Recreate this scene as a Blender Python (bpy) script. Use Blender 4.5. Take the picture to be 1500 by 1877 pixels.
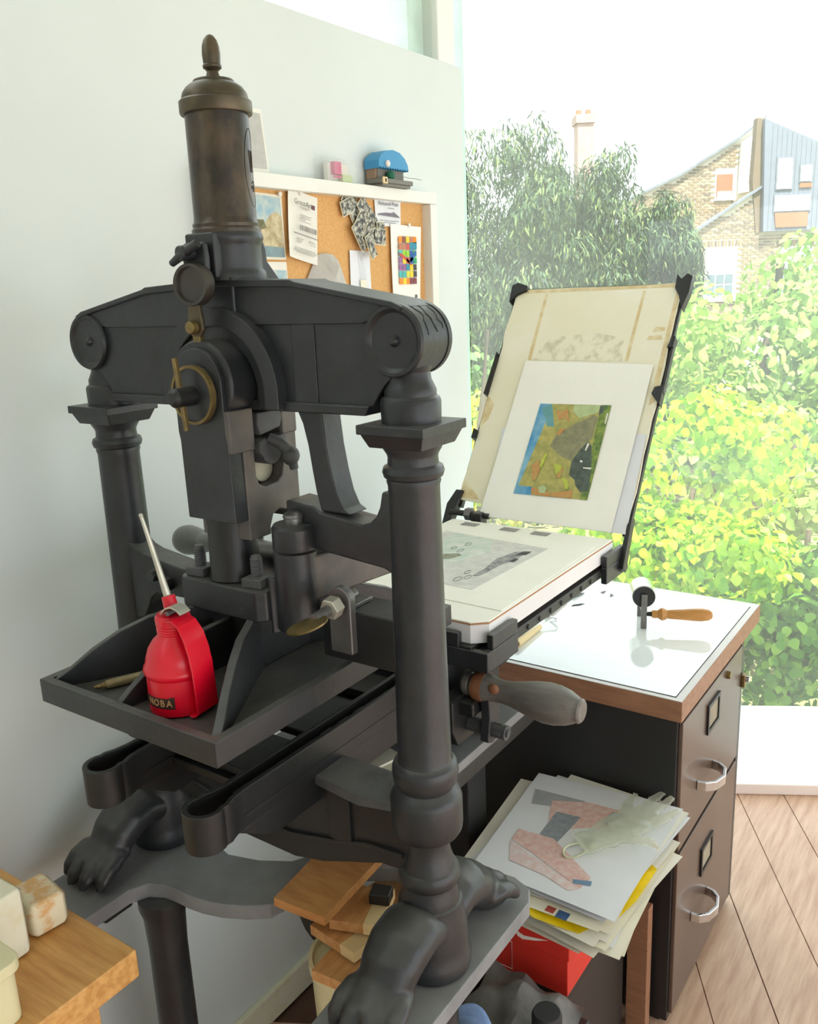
import bpy, bmesh, math, random
import numpy as np
from mathutils import Vector, Matrix

for o in list(bpy.data.objects): bpy.data.objects.remove(o, do_unlink=True)
random.seed(7); np.random.seed(7)
scene = bpy.context.scene
COL = scene.collection
PI = math.pi

# ---------------------------------------------------------------- camera, sky, sun, exposure
# world axes: x runs along the left wall towards the garden window, y runs from the camera towards the left wall
cam_d = bpy.data.cameras.new('camera'); cam = bpy.data.objects.new('camera', cam_d); COL.objects.link(cam)
cam_d.sensor_fit = 'HORIZONTAL'; cam_d.sensor_width = 36.0; cam_d.lens = 1593.454 / 1500.0 * 36.0
cam_d.clip_start = 0.05; cam_d.clip_end = 300
rotm = Matrix(((0.56686557, 0.2255031, -0.79234574), (-0.82282754, 0.108018, -0.55793095), (-0.04022756, 0.96823575, 0.24678185)))
cam.matrix_world = Matrix.Translation((0, 0, 1.5)) @ rotm.to_4x4()
scene.camera = cam

world = bpy.data.worlds.new('sky'); scene.world = world; world.use_nodes = True
bg = world.node_tree.nodes['Background']; bg.inputs[0].default_value = (0.93, 0.97, 1.0, 1); bg.inputs[1].default_value = 1.55
sun_d = bpy.data.lights.new('sun', 'SUN'); sun_d.energy = 8.5; sun_d.angle = math.radians(1.2); sun_d.color = (1.0, 0.95, 0.86)
sun = bpy.data.objects.new('sun', sun_d); COL.objects.link(sun)
sun.rotation_euler = Vector((0.32, 0.30, -0.90)).to_track_quat('-Z', 'Y').to_euler()
scene.view_settings.view_transform = 'Standard'; scene.view_settings.look = 'None'
scene.view_settings.gamma = 1.0; scene.view_settings.use_curve_mapping = False
scene.view_settings.exposure = 0.8
scene.cycles.max_bounces = 8; scene.cycles.diffuse_bounces = 5; scene.cycles.transparent_max_bounces = 24
scene.cycles.caustics_reflective = False; scene.cycles.caustics_refractive = False

# ---------------------------------------------------------------- helpers
def lin(c): c /= 255.0; return c / 12.92 if c <= 0.04045 else ((c + 0.055) / 1.055) ** 2.4
def S(r, g, b): return (lin(r), lin(g), lin(b))
MATS = {}
def M(name, col, rough=0.5, metal=0.0, var=0.12, scale=12.0, bump=0.0, bscale=60.0, col2=None, lo=0.35, hi=0.65, spec=0.5, detail=4.0, stretch=None, coat=0.0, trans=0.0, dust=None):
    m = bpy.data.materials.new(name); m.use_nodes = True; nt = m.node_tree; N = nt.nodes; L = nt.links
    b = N['Principled BSDF']; b.inputs['Roughness'].default_value = rough; b.inputs['Metallic'].default_value = metal
    b.inputs['Specular IOR Level'].default_value = spec; b.inputs['Coat Weight'].default_value = coat
    b.inputs['Coat Roughness'].default_value = 0.06
    tc = N.new('ShaderNodeTexCoord'); src = tc.outputs['Object']
    if stretch:
        mp = N.new('ShaderNodeMapping'); mp.inputs['Scale'].default_value = stretch; L.new(src, mp.inputs[0]); src = mp.outputs[0]
    nz = N.new('ShaderNodeTexNoise'); nz.inputs['Scale'].default_value = scale; nz.inputs['Detail'].default_value = detail; nz.inputs['Roughness'].default_value = 0.6
    L.new(src, nz.inputs['Vector'])
    rp = N.new('ShaderNodeValToRGB'); rp.color_ramp.elements[0].position = lo; rp.color_ramp.elements[1].position = hi
    c2 = col2 if col2 else tuple(min(1, c * (1 + var)) for c in col); c1 = col if col2 else tuple(c * (1 - var) for c in col)
    rp.color_ramp.elements[0].color = (*c1, 1); rp.color_ramp.elements[1].color = (*c2, 1)
    L.new(nz.outputs['Fac'], rp.inputs[0]); out = rp.outputs[0]
    if dust:      # settled dust lies on faces that look up
        ge = N.new('ShaderNodeNewGeometry'); sx = N.new('ShaderNodeSeparateXYZ'); L.new(ge.outputs['Normal'], sx.inputs[0])
        mr = N.new('ShaderNodeMapRange'); mr.inputs[1].default_value = 0.55; mr.inputs[2].default_value = 1.0; mr.inputs[4].default_value = dust[1]; L.new(sx.outputs['Z'], mr.inputs[0])
        ml = N.new('ShaderNodeMath'); ml.operation = 'MULTIPLY'; L.new(mr.outputs[0], ml.inputs[0]); L.new(nz.outputs['Fac'], ml.inputs[1])
        mx = N.new('ShaderNodeMix'); mx.data_type = 'RGBA'; L.new(ml.outputs[0], mx.inputs[0]); L.new(out, mx.inputs[6]); mx.inputs[7].default_value = (*dust[0], 1); out = mx.outputs[2]
    L.new(out, b.inputs['Base Color'])
    if bump:
        n2 = N.new('ShaderNodeTexNoise'); n2.inputs['Scale'].default_value = bscale; n2.inputs['Detail'].default_value = 5; L.new(src, n2.inputs['Vector'])
        bp = N.new('ShaderNodeBump'); bp.inputs['Strength'].default_value = bump; bp.inputs['Distance'].default_value = 0.002
        L.new(n2.outputs['Fac'], bp.inputs['Height']); L.new(bp.outputs[0], b.inputs['Normal'])
    if trans:
        tr = N.new('ShaderNodeBsdfTranslucent'); L.new(out, tr.inputs[0]); ms = N.new('ShaderNodeMixShader'); ms.inputs[0].default_value = trans
        L.new(b.outputs[0], ms.inputs[1]); L.new(tr.outputs[0], ms.inputs[2]); L.new(ms.outputs[0], N['Material Output'].inputs[0])
    MATS[name] = m
    return m
def clear(name, tint=(1, 1, 1), haze=0.1, hazecol=(1, 1, 1), gloss=0.05, rough=0.02, streak=False):
    """see-through sheet: plain transmission, a haze share that scatters light, and a mirror share"""
    m = bpy.data.materials.new(name); m.use_nodes = True; N = m.node_tree.nodes; L = m.node_tree.links
    for n in list(N):
        if n.type == 'BSDF_PRINCIPLED': N.remove(n)
    t = N.new('ShaderNodeBsdfTransparent'); t.inputs[0].default_value = (*tint, 1)
    d = N.new('ShaderNodeBsdfTranslucent'); d.inputs[0].default_value = (*hazecol, 1)
    m1 = N.new('ShaderNodeMixShader'); m1.inputs[0].default_value = haze; L.new(t.outputs[0], m1.inputs[1]); L.new(d.outputs[0], m1.inputs[2])
    if streak:
        nz = N.new('ShaderNodeTexNoise'); nz.inputs['Scale'].default_value = 1.6; nz.inputs['Detail'].default_value = 4
        tc = N.new('ShaderNodeTexCoord'); L.new(tc.outputs['Object'], nz.inputs['Vector'])
        mr = N.new('ShaderNodeMapRange'); mr.inputs[1].default_value = 0.35; mr.inputs[2].default_value = 0.7; mr.inputs[3].default_value = haze * 0.6; mr.inputs[4].default_value = haze * 1.5
        L.new(nz.outputs['Fac'], mr.inputs[0]); L.new(mr.outputs[0], m1.inputs[0])
    g = N.new('ShaderNodeBsdfGlossy'); g.inputs['Roughness'].default_value = rough
    m2 = N.new('ShaderNodeMixShader'); m2.inputs[0].default_value = gloss; L.new(m1.outputs[0], m2.inputs[1]); L.new(g.outputs[0], m2.inputs[2])
    L.new(m2.outputs[0], N['Material Output'].inputs[0]); MATS[name] = m
    return m

OFF = {}
def setp(o, label=None, cat=None, group=None, kind=None):
    if label: o['label'] = label
    if cat: o['category'] = cat
    if group: o['group'] = group
    if kind: o['kind'] = kind
    return o
def thing(name, label, cat, loc=(0, 0, 0), group=None):
    o = bpy.data.objects.new(name, None); COL.objects.link(o); o.location = loc; o.empty_display_size = 0.05
    OFF[o.name] = Vector(loc)
    return setp(o, label, cat, group)
def copy_tree(src, parent=None, delta=None):
    c = src.copy(); COL.objects.link(c); c.parent = parent; OFF[c.name] = OFF.get(src.name, Vector((0, 0, 0)))
    if delta is not None: c.location = src.location + Vector(delta)
    for ch in list(src.children): copy_tree(ch, c)
    return c

class MB:
    def __init__(self): self.v = []; self.f = []
    def add(self, vs, fs):
        n = len(self.v); self.v += [tuple(p) for p in vs]; self.f += [tuple(i + n for i in f) for f in fs]; return self
    def box(self, lo, hi, rot=None, piv=None):
        x0, y0, z0 = lo; x1, y1, z1 = hi
        vs = [Vector(p) for p in ((x0, y0, z0), (x1, y0, z0), (x1, y1, z0), (x0, y1, z0), (x0, y0, z1), (x1, y0, z1), (x1, y1, z1), (x0, y1, z1))]
        if rot is not None:
            c = Vector(piv) if piv else (Vector(lo) + Vector(hi)) / 2
            vs = [rot @ (p - c) + c for p in vs]
        return self.add(vs, [(0, 3, 2, 1), (4, 5, 6, 7), (0, 1, 5, 4), (1, 2, 6, 5), (2, 3, 7, 6), (3, 0, 4, 7)])
    def hexa(self, bot, top):
        return self.add(list(bot) + list(top), [(0, 3, 2, 1), (4, 5, 6, 7), (0, 1, 5, 4), (1, 2, 6, 5), (2, 3, 7, 6), (3, 0, 4, 7)])
    def prism(self, poly, axis, a, b):
        n = len(poly)
        P = {'x': lambda p, t: (t, p[0], p[1]), 'y': lambda p, t: (p[0], t, p[1]), 'z': lambda p, t: (p[0], p[1], t)}[axis]
        vs = [P(p, a) for p in poly] + [P(p, b) for p in poly]
        fs = [tuple(range(n)), tuple(range(2 * n - 1, n - 1, -1))] + [(i, (i + 1) % n, n + (i + 1) % n, n + i) for i in range(n)]
        return self.add(vs, fs)
    def lathe(self, prof, o=(0, 0, 0), axis=(0, 0, 1), seg=32, squash=1.0, side=None, cap=True):
        ax = Vector(axis).normalized(); s = Vector(side) if side else (Vector((1, 0, 0)) if abs(ax.x) < 0.9 else Vector((0, 1, 0)))
        e1 = (s - ax * s.dot(ax)).normalized(); e2 = ax.cross(e1); o = Vector(o); vs = []; fs = []; rings = []
        for r, h in prof:
            if r < 1e-6: rings.append([len(vs)]); vs.append(o + ax * h)
            else:
                rings.append(list(range(len(vs), len(vs) + seg)))
                vs += [o + ax * h + e1 * (r * math.cos(2 * PI * k / seg)) + e2 * (r * squash * math.sin(2 * PI * k / seg)) for k in range(seg)]
        for A, B in zip(rings, rings[1:]):
            for k in range(seg):
                q = (k + 1) % seg
                if len(A) == 1 and len(B) == 1: continue
                if len(A) == 1: fs.append((A[0], B[q], B[k]))
                elif len(B) == 1: fs.append((A[k], A[q], B[0]))
                else: fs.append((A[k], A[q], B[q], B[k]))
        if cap and len(rings[0]) > 1: fs.append(tuple(reversed(rings[0])))
        if cap and len(rings[-1]) > 1: fs.append(tuple(rings[-1]))
        return self.add(vs, fs)
    def cyl(self, a, b, r, r2=None, seg=24):
        a = Vector(a); b = Vector(b); return self.lathe([(r, 0), (r if r2 is None else r2, (b - a).length)], a, b - a, seg)
    def tube(self, path, rad, seg=10, cap=True, flat=1.0, up=(0, 0, 1)):
        P = [Vector(p) for p in path]; n = len(P); R_ = rad if isinstance(rad, (list, tuple)) else [rad] * n; vs = []; fs = []; up = Vector(up)
        prev = None
        for i, p in enumerate(P):
            t = (P[min(i + 1, n - 1)] - P[max(i - 1, 0)]).normalized()
            e1 = t.cross(up)
            if e1.length < 0.05: e1 = prev if prev else t.cross(Vector((1, 0, 0)))
            e1 = (e1 - t * e1.dot(t)).normalized()
            prev = e1; e2 = e1.cross(t)
            vs += [p + e1 * (R_[i] * math.cos(2 * PI * k / seg)) + e2 * (R_[i] * flat * math.sin(2 * PI * k / seg)) for k in range(seg)]
        for i in range(n - 1):
            for k in range(seg):
                q = (k + 1) % seg; fs.append((i * seg + k, i * seg + q, (i + 1) * seg + q, (i + 1) * seg + k))
        if cap: fs += [tuple(range(seg - 1, -1, -1)), tuple(range((n - 1) * seg, n * seg))]
        return self.add(vs, fs)
    def ribbon(self, path, t, z0, z1):
        n = len(path); L_ = []; R_ = []
        for i in range(n):
            a = Vector(path[max(i - 1, 0)]); b = Vector(path[min(i + 1, n - 1)]); d = (b - a).normalized(); nn = Vector((-d.y, d.x)); p = Vector(path[i])
            L_.append(p + nn * t / 2); R_.append(p - nn * t / 2)
        vs = [(p.x, p.y, z) for z in (z0, z1) for p in L_ + R_]; m = 2 * n; fs = []
        for i in range(n - 1):
            fs += [(i, i + 1, m + i + 1, m + i), (n + i + 1, n + i, m + n + i, m + n + i + 1), (i + 1, i, n + i, n + i + 1), (m + i, m + i + 1, m + n + i + 1, m + n + i)]
        fs += [(0, m, m + n, n), (n - 1, 2 * n - 1, m + 2 * n - 1, m + n - 1)]
        return self.add(vs, fs)
    def ball(self, c, r, rot=None, nu=16, nv=10):
        rx, ry, rz = r if isinstance(r, (tuple, list)) else (r, r, r); c = Vector(c); vs = []; fs = []
        for j in range(1, nv):
            t = PI * j / nv
            for k in range(nu):
                p = Vector((rx * math.sin(t) * math.cos(2 * PI * k / nu), ry * math.sin(t) * math.sin(2 * PI * k / nu), rz * math.cos(t)))
                vs.append(c + (rot @ p if rot else p))
        for s in (1, -1):
            p = Vector((0, 0, rz * s)); vs.append(c + (rot @ p if rot else p))
        T = len(vs) - 2
        for j in range(nv - 2):
            for k in range(nu):
                q = (k + 1) % nu; fs.append((j * nu + k, (j + 1) * nu + k, (j + 1) * nu + q, j * nu + q))
        for k in range(nu):
            q = (k + 1) % nu; fs += [(T, k, q), (T + 1, (nv - 2) * nu + q, (nv - 2) * nu + k)]
        return self.add(vs, fs)
    def build(self, name, mat, parent=None, bevel=0.0, angle=38, loc=None, seg=2, label=None, kind=None, flat=False):
        me = bpy.data.meshes.new(name)
        off = OFF.get(parent.name, Vector((0, 0, 0))) if parent else Vector(loc or (0, 0, 0))
        me.from_pydata([(x - off.x, y - off.y, z - off.z) for x, y, z in self.v], [], self.f)
        bm = bmesh.new(); bm.from_mesh(me); bmesh.ops.recalc_face_normals(bm, faces=bm.faces); bm.to_mesh(me); bm.free()
        if mat: me.materials.append(MATS[mat] if isinstance(mat, str) else mat)
        o = bpy.data.objects.new(name, me); COL.objects.link(o)
        if parent: o.parent = parent; OFF[o.name] = off
        else: o.location = off; OFF[o.name] = off
        if not flat: me.polygons.foreach_set('use_smooth', [True] * len(me.polygons))
        if bevel:
            b = o.modifiers.new('edge', 'BEVEL'); b.width = bevel; b.segments = seg; b.limit_method = 'ANGLE'; b.angle_limit = math.radians(30); b.harden_normals = True
        elif not flat: me.set_sharp_from_angle(angle=math.radians(angle))
        return setp(o, label, None, None, kind)
def arc(c, r, a0, a1, n=16):
    return [(c[0] + r * math.cos(math.radians(a0 + (a1 - a0) * i / n)), c[1] + r * math.sin(math.radians(a0 + (a1 - a0) * i / n))) for i in range(n + 1)]
def rot(ax, deg): return Matrix.Rotation(math.radians(deg), 3, ax)
def text(name, body, size, loc, mat, parent, rx=90, rz=0, ry=0, extrude=0.0002, shear=0.0, align='CENTER', font_scale=1.0):
    cu = bpy.data.curves.new(name, 'FONT'); cu.body = body; cu.size = size; cu.extrude = extrude; cu.align_x = align; cu.align_y = 'CENTER'; cu.shear = shear; cu.resolution_u = 3
    cu.materials.append(MATS[mat]); o = bpy.data.objects.new(name, cu); COL.objects.link(o); o.parent = parent
    o.location = Vector(loc) - OFF[parent.name]; o.rotation_euler = (math.radians(rx), math.radians(ry), math.radians(rz)); OFF[o.name] = OFF[parent.name]
    o.scale = (font_scale, 1, 1)
    bpy.context.view_layer.update(); me = bpy.data.meshes.new_from_object(o.evaluated_get(bpy.context.evaluated_depsgraph_get()))
    n = bpy.data.objects.new(name, me); COL.objects.link(n); n.parent = parent; n.location = o.location; n.rotation_euler = o.rotation_euler; n.scale = o.scale; OFF[n.name] = OFF[parent.name]
    bpy.data.objects.remove(o, do_unlink=True); bpy.data.curves.remove(cu)
    return n

# ---------------------------------------------------------------- materials
M('iron', S(40, 42, 45), 0.38, 0.0, 0.28, 14, 0.25, 90, dust=(S(140, 138, 134), 0.55))
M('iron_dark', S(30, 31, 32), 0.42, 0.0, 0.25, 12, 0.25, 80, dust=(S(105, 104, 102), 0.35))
M('iron_dusty', S(74, 75, 77), 0.6, 0.0, 0.25, 18, 0.2, 90, dust=(S(150, 148, 145), 0.5))
M('steel', S(122, 120, 118), 0.35, 0.6, 0.2, 22, 0.1, 60)
M('plate_grey', S(120, 120, 122), 0.55, 0.0, 0.15, 10, 0.1, 60)
M('bronze', S(58, 54, 49), 0.32, 0.6, 0.3, 16, 0.08, 70, col2=S(112, 94, 76), lo=0.4, hi=0.7, stretch=(1, 1, 0.6))
M('iron_bronze', S(66, 62, 56), 0.45, 0.3, 0.2, 20, 0.1, 70)
M('nickel', S(196, 194, 180), 0.35, 0.5, 0.1, 30)
M('old_brass', S(150, 138, 104), 0.45, 0.4, 0.2, 60)
M('pale_steel', S(150, 146, 126), 0.4, 0.2, 0.1, 30)
M('bronze_dark', S(70, 62, 50), 0.4, 0.55, 0.3, 16, 0.1, 70, col2=S(100, 88, 66))
M('brass', S(128, 110, 70), 0.4, 0.7, 0.25, 40, 0.1, 80)
M('chrome', S(215, 218, 222), 0.12, 1.0, 0.04, 20)
M('red_paint', S(216, 8, 40), 0.3, 0.0, 0.06, 10, coat=0.15)
M('dark_label', S(58, 34, 26), 0.4, 0, 0.1, 30)
M('gold_print', S(205, 160, 110), 0.4, 0.2, 0.1, 30)
M('wall_paint', S(219, 226, 225), 0.85, 0, 0.025, 2.0, 0.05, 120)
M('white_frame', S(236, 236, 230), 0.5, 0, 0.03, 5)
M('white_trim', S(240, 228, 222), 0.5, 0, 0.03, 5)
M('cork', S(212, 160, 98), 0.9, 0, 0.1, 300, 0.3, 400, col2=S(228, 180, 118), detail=6)
M('paper', S(238, 236, 226), 0.8, 0, 0.03, 8)
M('paper_cool', S(232, 234, 240), 0.8, 0, 0.03, 8)
M('paper_cream', S(238, 234, 216), 0.8, 0, 0.04, 8)
M('paper_print', S(250, 249, 242), 0.75, 0, 0.02, 8)
M('tissue', S(214, 213, 208), 0.6, 0, 0.12, 14, 0.4, 40, trans=0.25)
M('ink_grey', S(120, 118, 120), 0.8, 0, 0.1, 20)
M('ink_black', S(44, 44, 48), 0.7, 0, 0.2, 20)
M('parchment', S(240, 234, 208), 0.75, 0, 0.05, 6, 0.1, 80, col2=S(244, 240, 222))
M('stain', S(216, 192, 144), 0.85, 0, 0.2, 40, col2=S(236, 224, 188))
M('oak', S(196, 138, 72), 0.45, 0, 0.16, 6, 0.1, 60, col2=S(226, 174, 106), stretch=(14, 1.2, 14), detail=6)
M('board_wood', S(196, 140, 86), 0.55, 0, 0.14, 6, 0.05, 60, col2=S(218, 166, 110), stretch=(3, 14, 14))
M('board_pale', S(238, 212, 160), 0.6, 0, 0.08, 10)
M('bench_edge', S(150, 108, 82), 0.5, 0, 0.16, 8, 0.06, 50, stretch=(10, 1.5, 10))
M('bench_glass', S(240, 246, 250), 0.06, 0, 0.02, 4, coat=0.5)
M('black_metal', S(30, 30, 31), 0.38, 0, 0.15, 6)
M('drawer_metal', S(98, 80, 70), 0.36, 0.25, 0.12, 3, coat=0.12)
M('black_plastic', S(24, 24, 26), 0.4, 0, 0.1, 10)
M('red_card', S(204, 46, 34), 0.5, 0, 0.06, 8)
M('card_white', S(235, 225, 220), 0.6, 0, 0.04, 8)
M('yellow_bag', S(246, 214, 20), 0.35, 0, 0.1, 20, trans=0.2)
M('floor_wood', S(184, 146, 122), 0.4, 0, 0.14, 5, 0.08, 50, col2=S(210, 176, 152), stretch=(1.2, 12, 12), detail=6)
M('floor_base', S(92, 64, 50), 0.8)
M('rag', S(110, 110, 108), 0.9, 0, 0.25, 20, 0.5, 40)
M('blue_cloth', S(120, 145, 190), 0.9, 0, 0.2, 30)
M('rubber_black', S(28, 28, 30), 0.6)
M('cream_plastic', S(232, 224, 182), 0.35, 0, 0.04, 6, trans=0.1)
M('whitewash', S(226, 218, 186), 0.8, 0, 0.1, 30, 0.2, 60, col2=S(232, 228, 206), lo=0.3, hi=0.5)
M('whitewash_chip', S(222, 176, 122), 0.8, 0, 0.1, 30, 0.2, 60, col2=S(232, 220, 190), lo=0.38, hi=0.5)
M('handle_wood', S(104, 100, 96), 0.4, 0, 0.15, 20, 0.05, 60, stretch=(8, 1, 8))
M('handle_worn', S(140, 92, 66), 0.45, 0, 0.2, 30)
M('turned_wood', S(190, 134, 70), 0.4, 0, 0.1, 12, stretch=(10, 1.5, 10))
M('toy_blue', S(60, 146, 196), 0.5, 0, 0.06, 8)
M('toy_tan', S(150, 122, 100), 0.6, 0, 0.08, 8)
M('toy_grey', S(120, 118, 110), 0.6, 0, 0.08, 8)
M('toy_green', S(20, 96, 70), 0.7, 0, 0.2, 60, 0.5, 90)
clear('window_glass', (0.97, 1.0, 0.99), 0.07, (0.95, 1, 1), 0.03, streak=True)  # bloomed haze over the garden is put into the glass as scattered white
clear('clear_plastic', (0.96, 0.96, 0.96), 0.22, (1, 1, 1), 0.06)
M('chill_iron', S(84, 82, 80), 0.5, 0.15, 0.25, 22, 0.15, 70, col2=S(106, 98, 92))
clear('glove_vinyl', (0.95, 0.96, 0.91), 0.30, (0.95, 0.96, 0.86), 0.08, 0.25)
# ---------------------------------------------------------------- the room
NW = Vector((0.877, 0.480)).normalized(); TW = Vector((NW.y, -NW.x))       # across / along the garden window
def nt(n, t): p = NW * n + TW * t; return (p.x, p.y)
def ntbox(mb, n0, n1, t0, t1, z0, z1):
    q = [nt(n0, t0), nt(n1, t0), nt(n1, t1), nt(n0, t1)]
    return mb.hexa([(*p, z0) for p in q], [(*p, z1) for p in q])
def struct(o, label=None): return setp(o, label, None, None, 'structure')
wl = struct(MB().box((-1.6, 1.17, 0), (1.955, 1.30, 2.01)).build('wall_left', 'wall_paint', bevel=0.002), 'plain white painted wall on the left with a clerestory window on top')
struct(MB().box((-1.72, -2.2, 0), (-1.6, 1.3, 2.75)).build('wall_back', 'wall_paint'), 'white wall behind the viewer')
struct(MB().box((-1.72, -2.3, 1.95), (4.4, -2.2, 2.75)).build('light_block_right', 'wall_paint'), 'unseen white band added on the right to cut sky light on the left wall')  # unseen header, added to dim the sky light on the upper left wall
struct(MB().prism([(-1.72, 1.32), (2.54, 1.32), (4.45, -2.2), (-1.72, -2.2)], 'z', 2.75, 2.9).build('ceiling', 'wall_paint'), 'flat white ceiling with an unseen overhang added to keep sun off the floor')  # overhang past the window is added to limit the sun reaching inside
struct(MB().box((-1.6, 1.156, 0), (1.955, 1.17, 0.07)).build('baseboard_left', 'whitewash', bevel=0.002), 'pale skirting board along the foot of the left wall')
fl = struct(MB().prism([(-1.6, 1.3), (2.074, 1.3), (3.99, -2.2), (-1.6, -2.2)], 'z', -0.06, -0.008).build('floor', 'floor_base'), 'pinkish brown wooden plank floor')
pl_me = {}
k = -12
while True:
    t0 = 0.5506 + k * 0.1325; k += 1
    if t0 > 3.2: break
    n1 = min(2.43, (1.16 + 0.877 * t0) / 0.48)
    if n1 < -1.0: continue
    cuts = [-1.7, -0.2 + random.uniform(-.5, .5), n1] if n1 > 0.6 else [-1.7, n1]
    for a, b in zip(cuts, cuts[1:]):
        ntbox(MB(), a + 0.0008, b - 0.0008, t0 + 0.0012, t0 + 0.1325 - 0.0012, -0.008, random.uniform(-0.0006, 0.0004)).build('plank', 'floor_wood', fl, flat=True)
struct(ntbox(MB(), 2.395, 2.47, -0.14, 4.2, 0.0, 0.035).build('trim_1', 'white_trim', bevel=0.004), 'low white sill along the foot of the garden window')
w1 = struct(thing('window_1', 'floor to ceiling garden window with a frameless pane', None)); del w1['label']; w1['label'] = 'floor to ceiling frameless glass window towards the garden'
ntbox(MB(), 2.441, 2.447, -0.085, 2.1, 0.035, 2.75).build('pane', 'window_glass', w1, flat=True)
ntbox(MB(), 2.441, 2.447, 2.104, 4.2, 0.035, 2.75).build('pane', 'window_glass', w1, flat=True)
M('glass_edge', S(206, 232, 224), 0.2, 0, 0.05, 10)
ntbox(MB(), 2.425, 2.449, -0.112, -0.088, 0.035, 2.75).build('glass_edge', 'glass_edge', w1, bevel=0.002)
w2 = struct(thing('window_2', 'narrow clerestory window', None)); w2['label'] = 'clerestory glass strip above the left wall with a white corner post'
MB().box((-1.6, 1.20, 2.01), (1.875, 1.206, 2.75)).build('pane', 'window_glass', w2, flat=True)
MB().box((1.878, 1.185, 2.01), (1.952, 1.275, 2.75)).build('corner_post', 'white_frame', w2, bevel=0.003)
M('post_green', S(196, 208, 196), 0.6)
MB().box((1.80, 1.215, 2.01), (1.862, 1.275, 2.75)).build('inner_post', 'post_green', w2, bevel=0.003)
M('brown_post', S(190, 140, 110), 0.6)
MB().box((1.255, 1.215, 2.01), (1.30, 1.26, 2.75)).build('mullion', 'brown_post', w2, bevel=0.002)
M('stone', S(236, 232, 224), 0.8, 0, 0.04, 3)
struct(ntbox(MB(), 2.47, 2.98, -0.8, 4.2, -0.14, 0.0).build('terrace', 'stone', bevel=0.01), 'pale sunlit stone ledge outside the garden window')
M('earth', S(96, 104, 66), 0.95, 0, 0.3, 0.6, col2=S(128, 120, 86))
struct(ntbox(MB(), 2.98, 70, -40, 45, -1.5, -1.2).build('garden_ground', 'earth'), 'garden ground below the shrubs')
# ---------------------------------------------------------------- the hand press
UC, VC = 0.77, 0.79
press = thing('hand_press', 'tall black cast iron hand printing press with lion paw feet and bronze cylinder on top', 'printing press', (UC, VC, 0.67))
def pb(mb, name, mat='iron', parent=None, **k): return mb.build(name, mat, parent or press, **k)
VR = VC - 0.256; VL = VC + 0.256
# columns
colprof = [(0.0, 0.672), (0.0485, 0.672), (0.0502, 0.680), (0.0500, 0.690), (0.0472, 0.697), (0.0470, 0.7087), (0.0455, 0.730), (0.0430, 0.7467), (0.0402, 0.760), (0.0400, 0.7645), (0.0372, 0.766), (0.0366, 0.775), (0.0336, 0.784), (0.0330, 0.7895), (0.0362, 0.7925), (0.0386, 0.799), (0.0384, 0.806), (0.0358, 0.811), (0.0328, 0.8125),
           (0.0318, 0.8177), (0.0284, 0.8286), (0.0262, 0.842), (0.0270, 0.852), (0.0388, 0.8593), (0.0430, 0.866), (0.044, 0.8744), (0.044, 0.9067), (0.0425, 0.912), (0.0395, 0.917), (0.0342, 0.9223),
           (0.0350, 0.925), (0.0388, 0.931), (0.0402, 0.942), (0.0398, 0.949), (0.0375, 0.9545), (0.034, 0.957), (0.0325, 0.962), (0.0308, 1.08), (0.0295, 1.20), (0.0289, 1.2925), (0.0305, 1.2975), (0.0298, 1.3005), (0.033, 1.303), (0.0346, 1.3085), (0.033, 1.314),
           (0.0285, 1.3165), (0.0278, 1.3243), (0.029, 1.3285), (0.0325, 1.334), (0.0338, 1.339), (0.0, 1.339)]
def make_column(v):
    c = pb(MB().lathe(colprof, (UC, v, 0), seg=40), 'column', angle=32)
    ab = MB(); a = 0.0435
    ab.prism([(UC - a, v - a), (UC + a, v - a), (UC + a, v + a), (UC - a, v + a)], 'z', 1.352, 1.3625)
    a2 = 0.0385; a3 = 0.034
    ab.hexa([(UC - a3, v - a3, 1.337), (UC + a3, v - a3, 1.337), (UC + a3, v + a3, 1.337), (UC - a3, v + a3, 1.337)], [(UC - a2 - .002, v - a2 - .002, 1.352), (UC + a2 + .002, v - a2 - .002, 1.352), (UC + a2 + .002, v + a2 + .002, 1.352), (UC - a2 - .002, v + a2 + .002, 1.352)])
    pb(ab, 'abacus', parent=c, bevel=0.0012)
    pb(MB().lathe([(0.0, 1.3625), (0.0328, 1.3625), (0.0332, 1.385), (0.0318, 1.3885), (0.0285, 1.391), (0.0285, 1.397), (0.0262, 1.402), (0.0235, 1.408), (0.0225, 1.416), (0.026, 1.424), (0.0, 1.424)], (UC, v, 0), seg=36), 'pedestal', parent=c, angle=30)
    return c
make_column(VR); make_column(VL)
# head beam
def sym(half): return [(VC + d, z) for d, z in half] + [(VC - d, z) for d, z in reversed(half) if d > 1e-6]
pb(MB().prism(sym([(0, 1.514), (.125, 1.509), (.256, 1.486), (.256, 1.418), (.238, 1.402), (.230, 1.392), (.222, 1.380), (.216, 1.371), (0, 1.371)]), 'x', 0.7475, 0.7925), 'head_beam', bevel=0.0015)
pb(MB().prism(sym([(0, 1.516), (.125, 1.5115), (.256, 1.487), (.256, 1.478), (.215, 1.468), (0, 1.468)]), 'x', 0.7435, 0.7965), 'cornice', bevel=0.0015)
pb(MB().prism(sym([(0, 1.522), (.122, 1.517), (.128, 1.5145), (.258, 1.490), (.272, 1.484), (.268, 1.4795), (.256, 1.484), (.125, 1.5085), (0, 1.5135)]), 'x', 0.738, 0.802), 'cornice_lip', bevel=0.0015)
pb(MB().prism(sym([(0, 1.381), (.221, 1.381), (.216, 1.37), (0, 1.37)]), 'x', 0.741, 0.799), 'lower_lip', bevel=0.002)
pb(MB().box((0.7455, VC - 0.146, 1.378), (0.7945, VC - 0.112, 1.47)), 'pilaster', bevel=0.0015)
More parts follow.
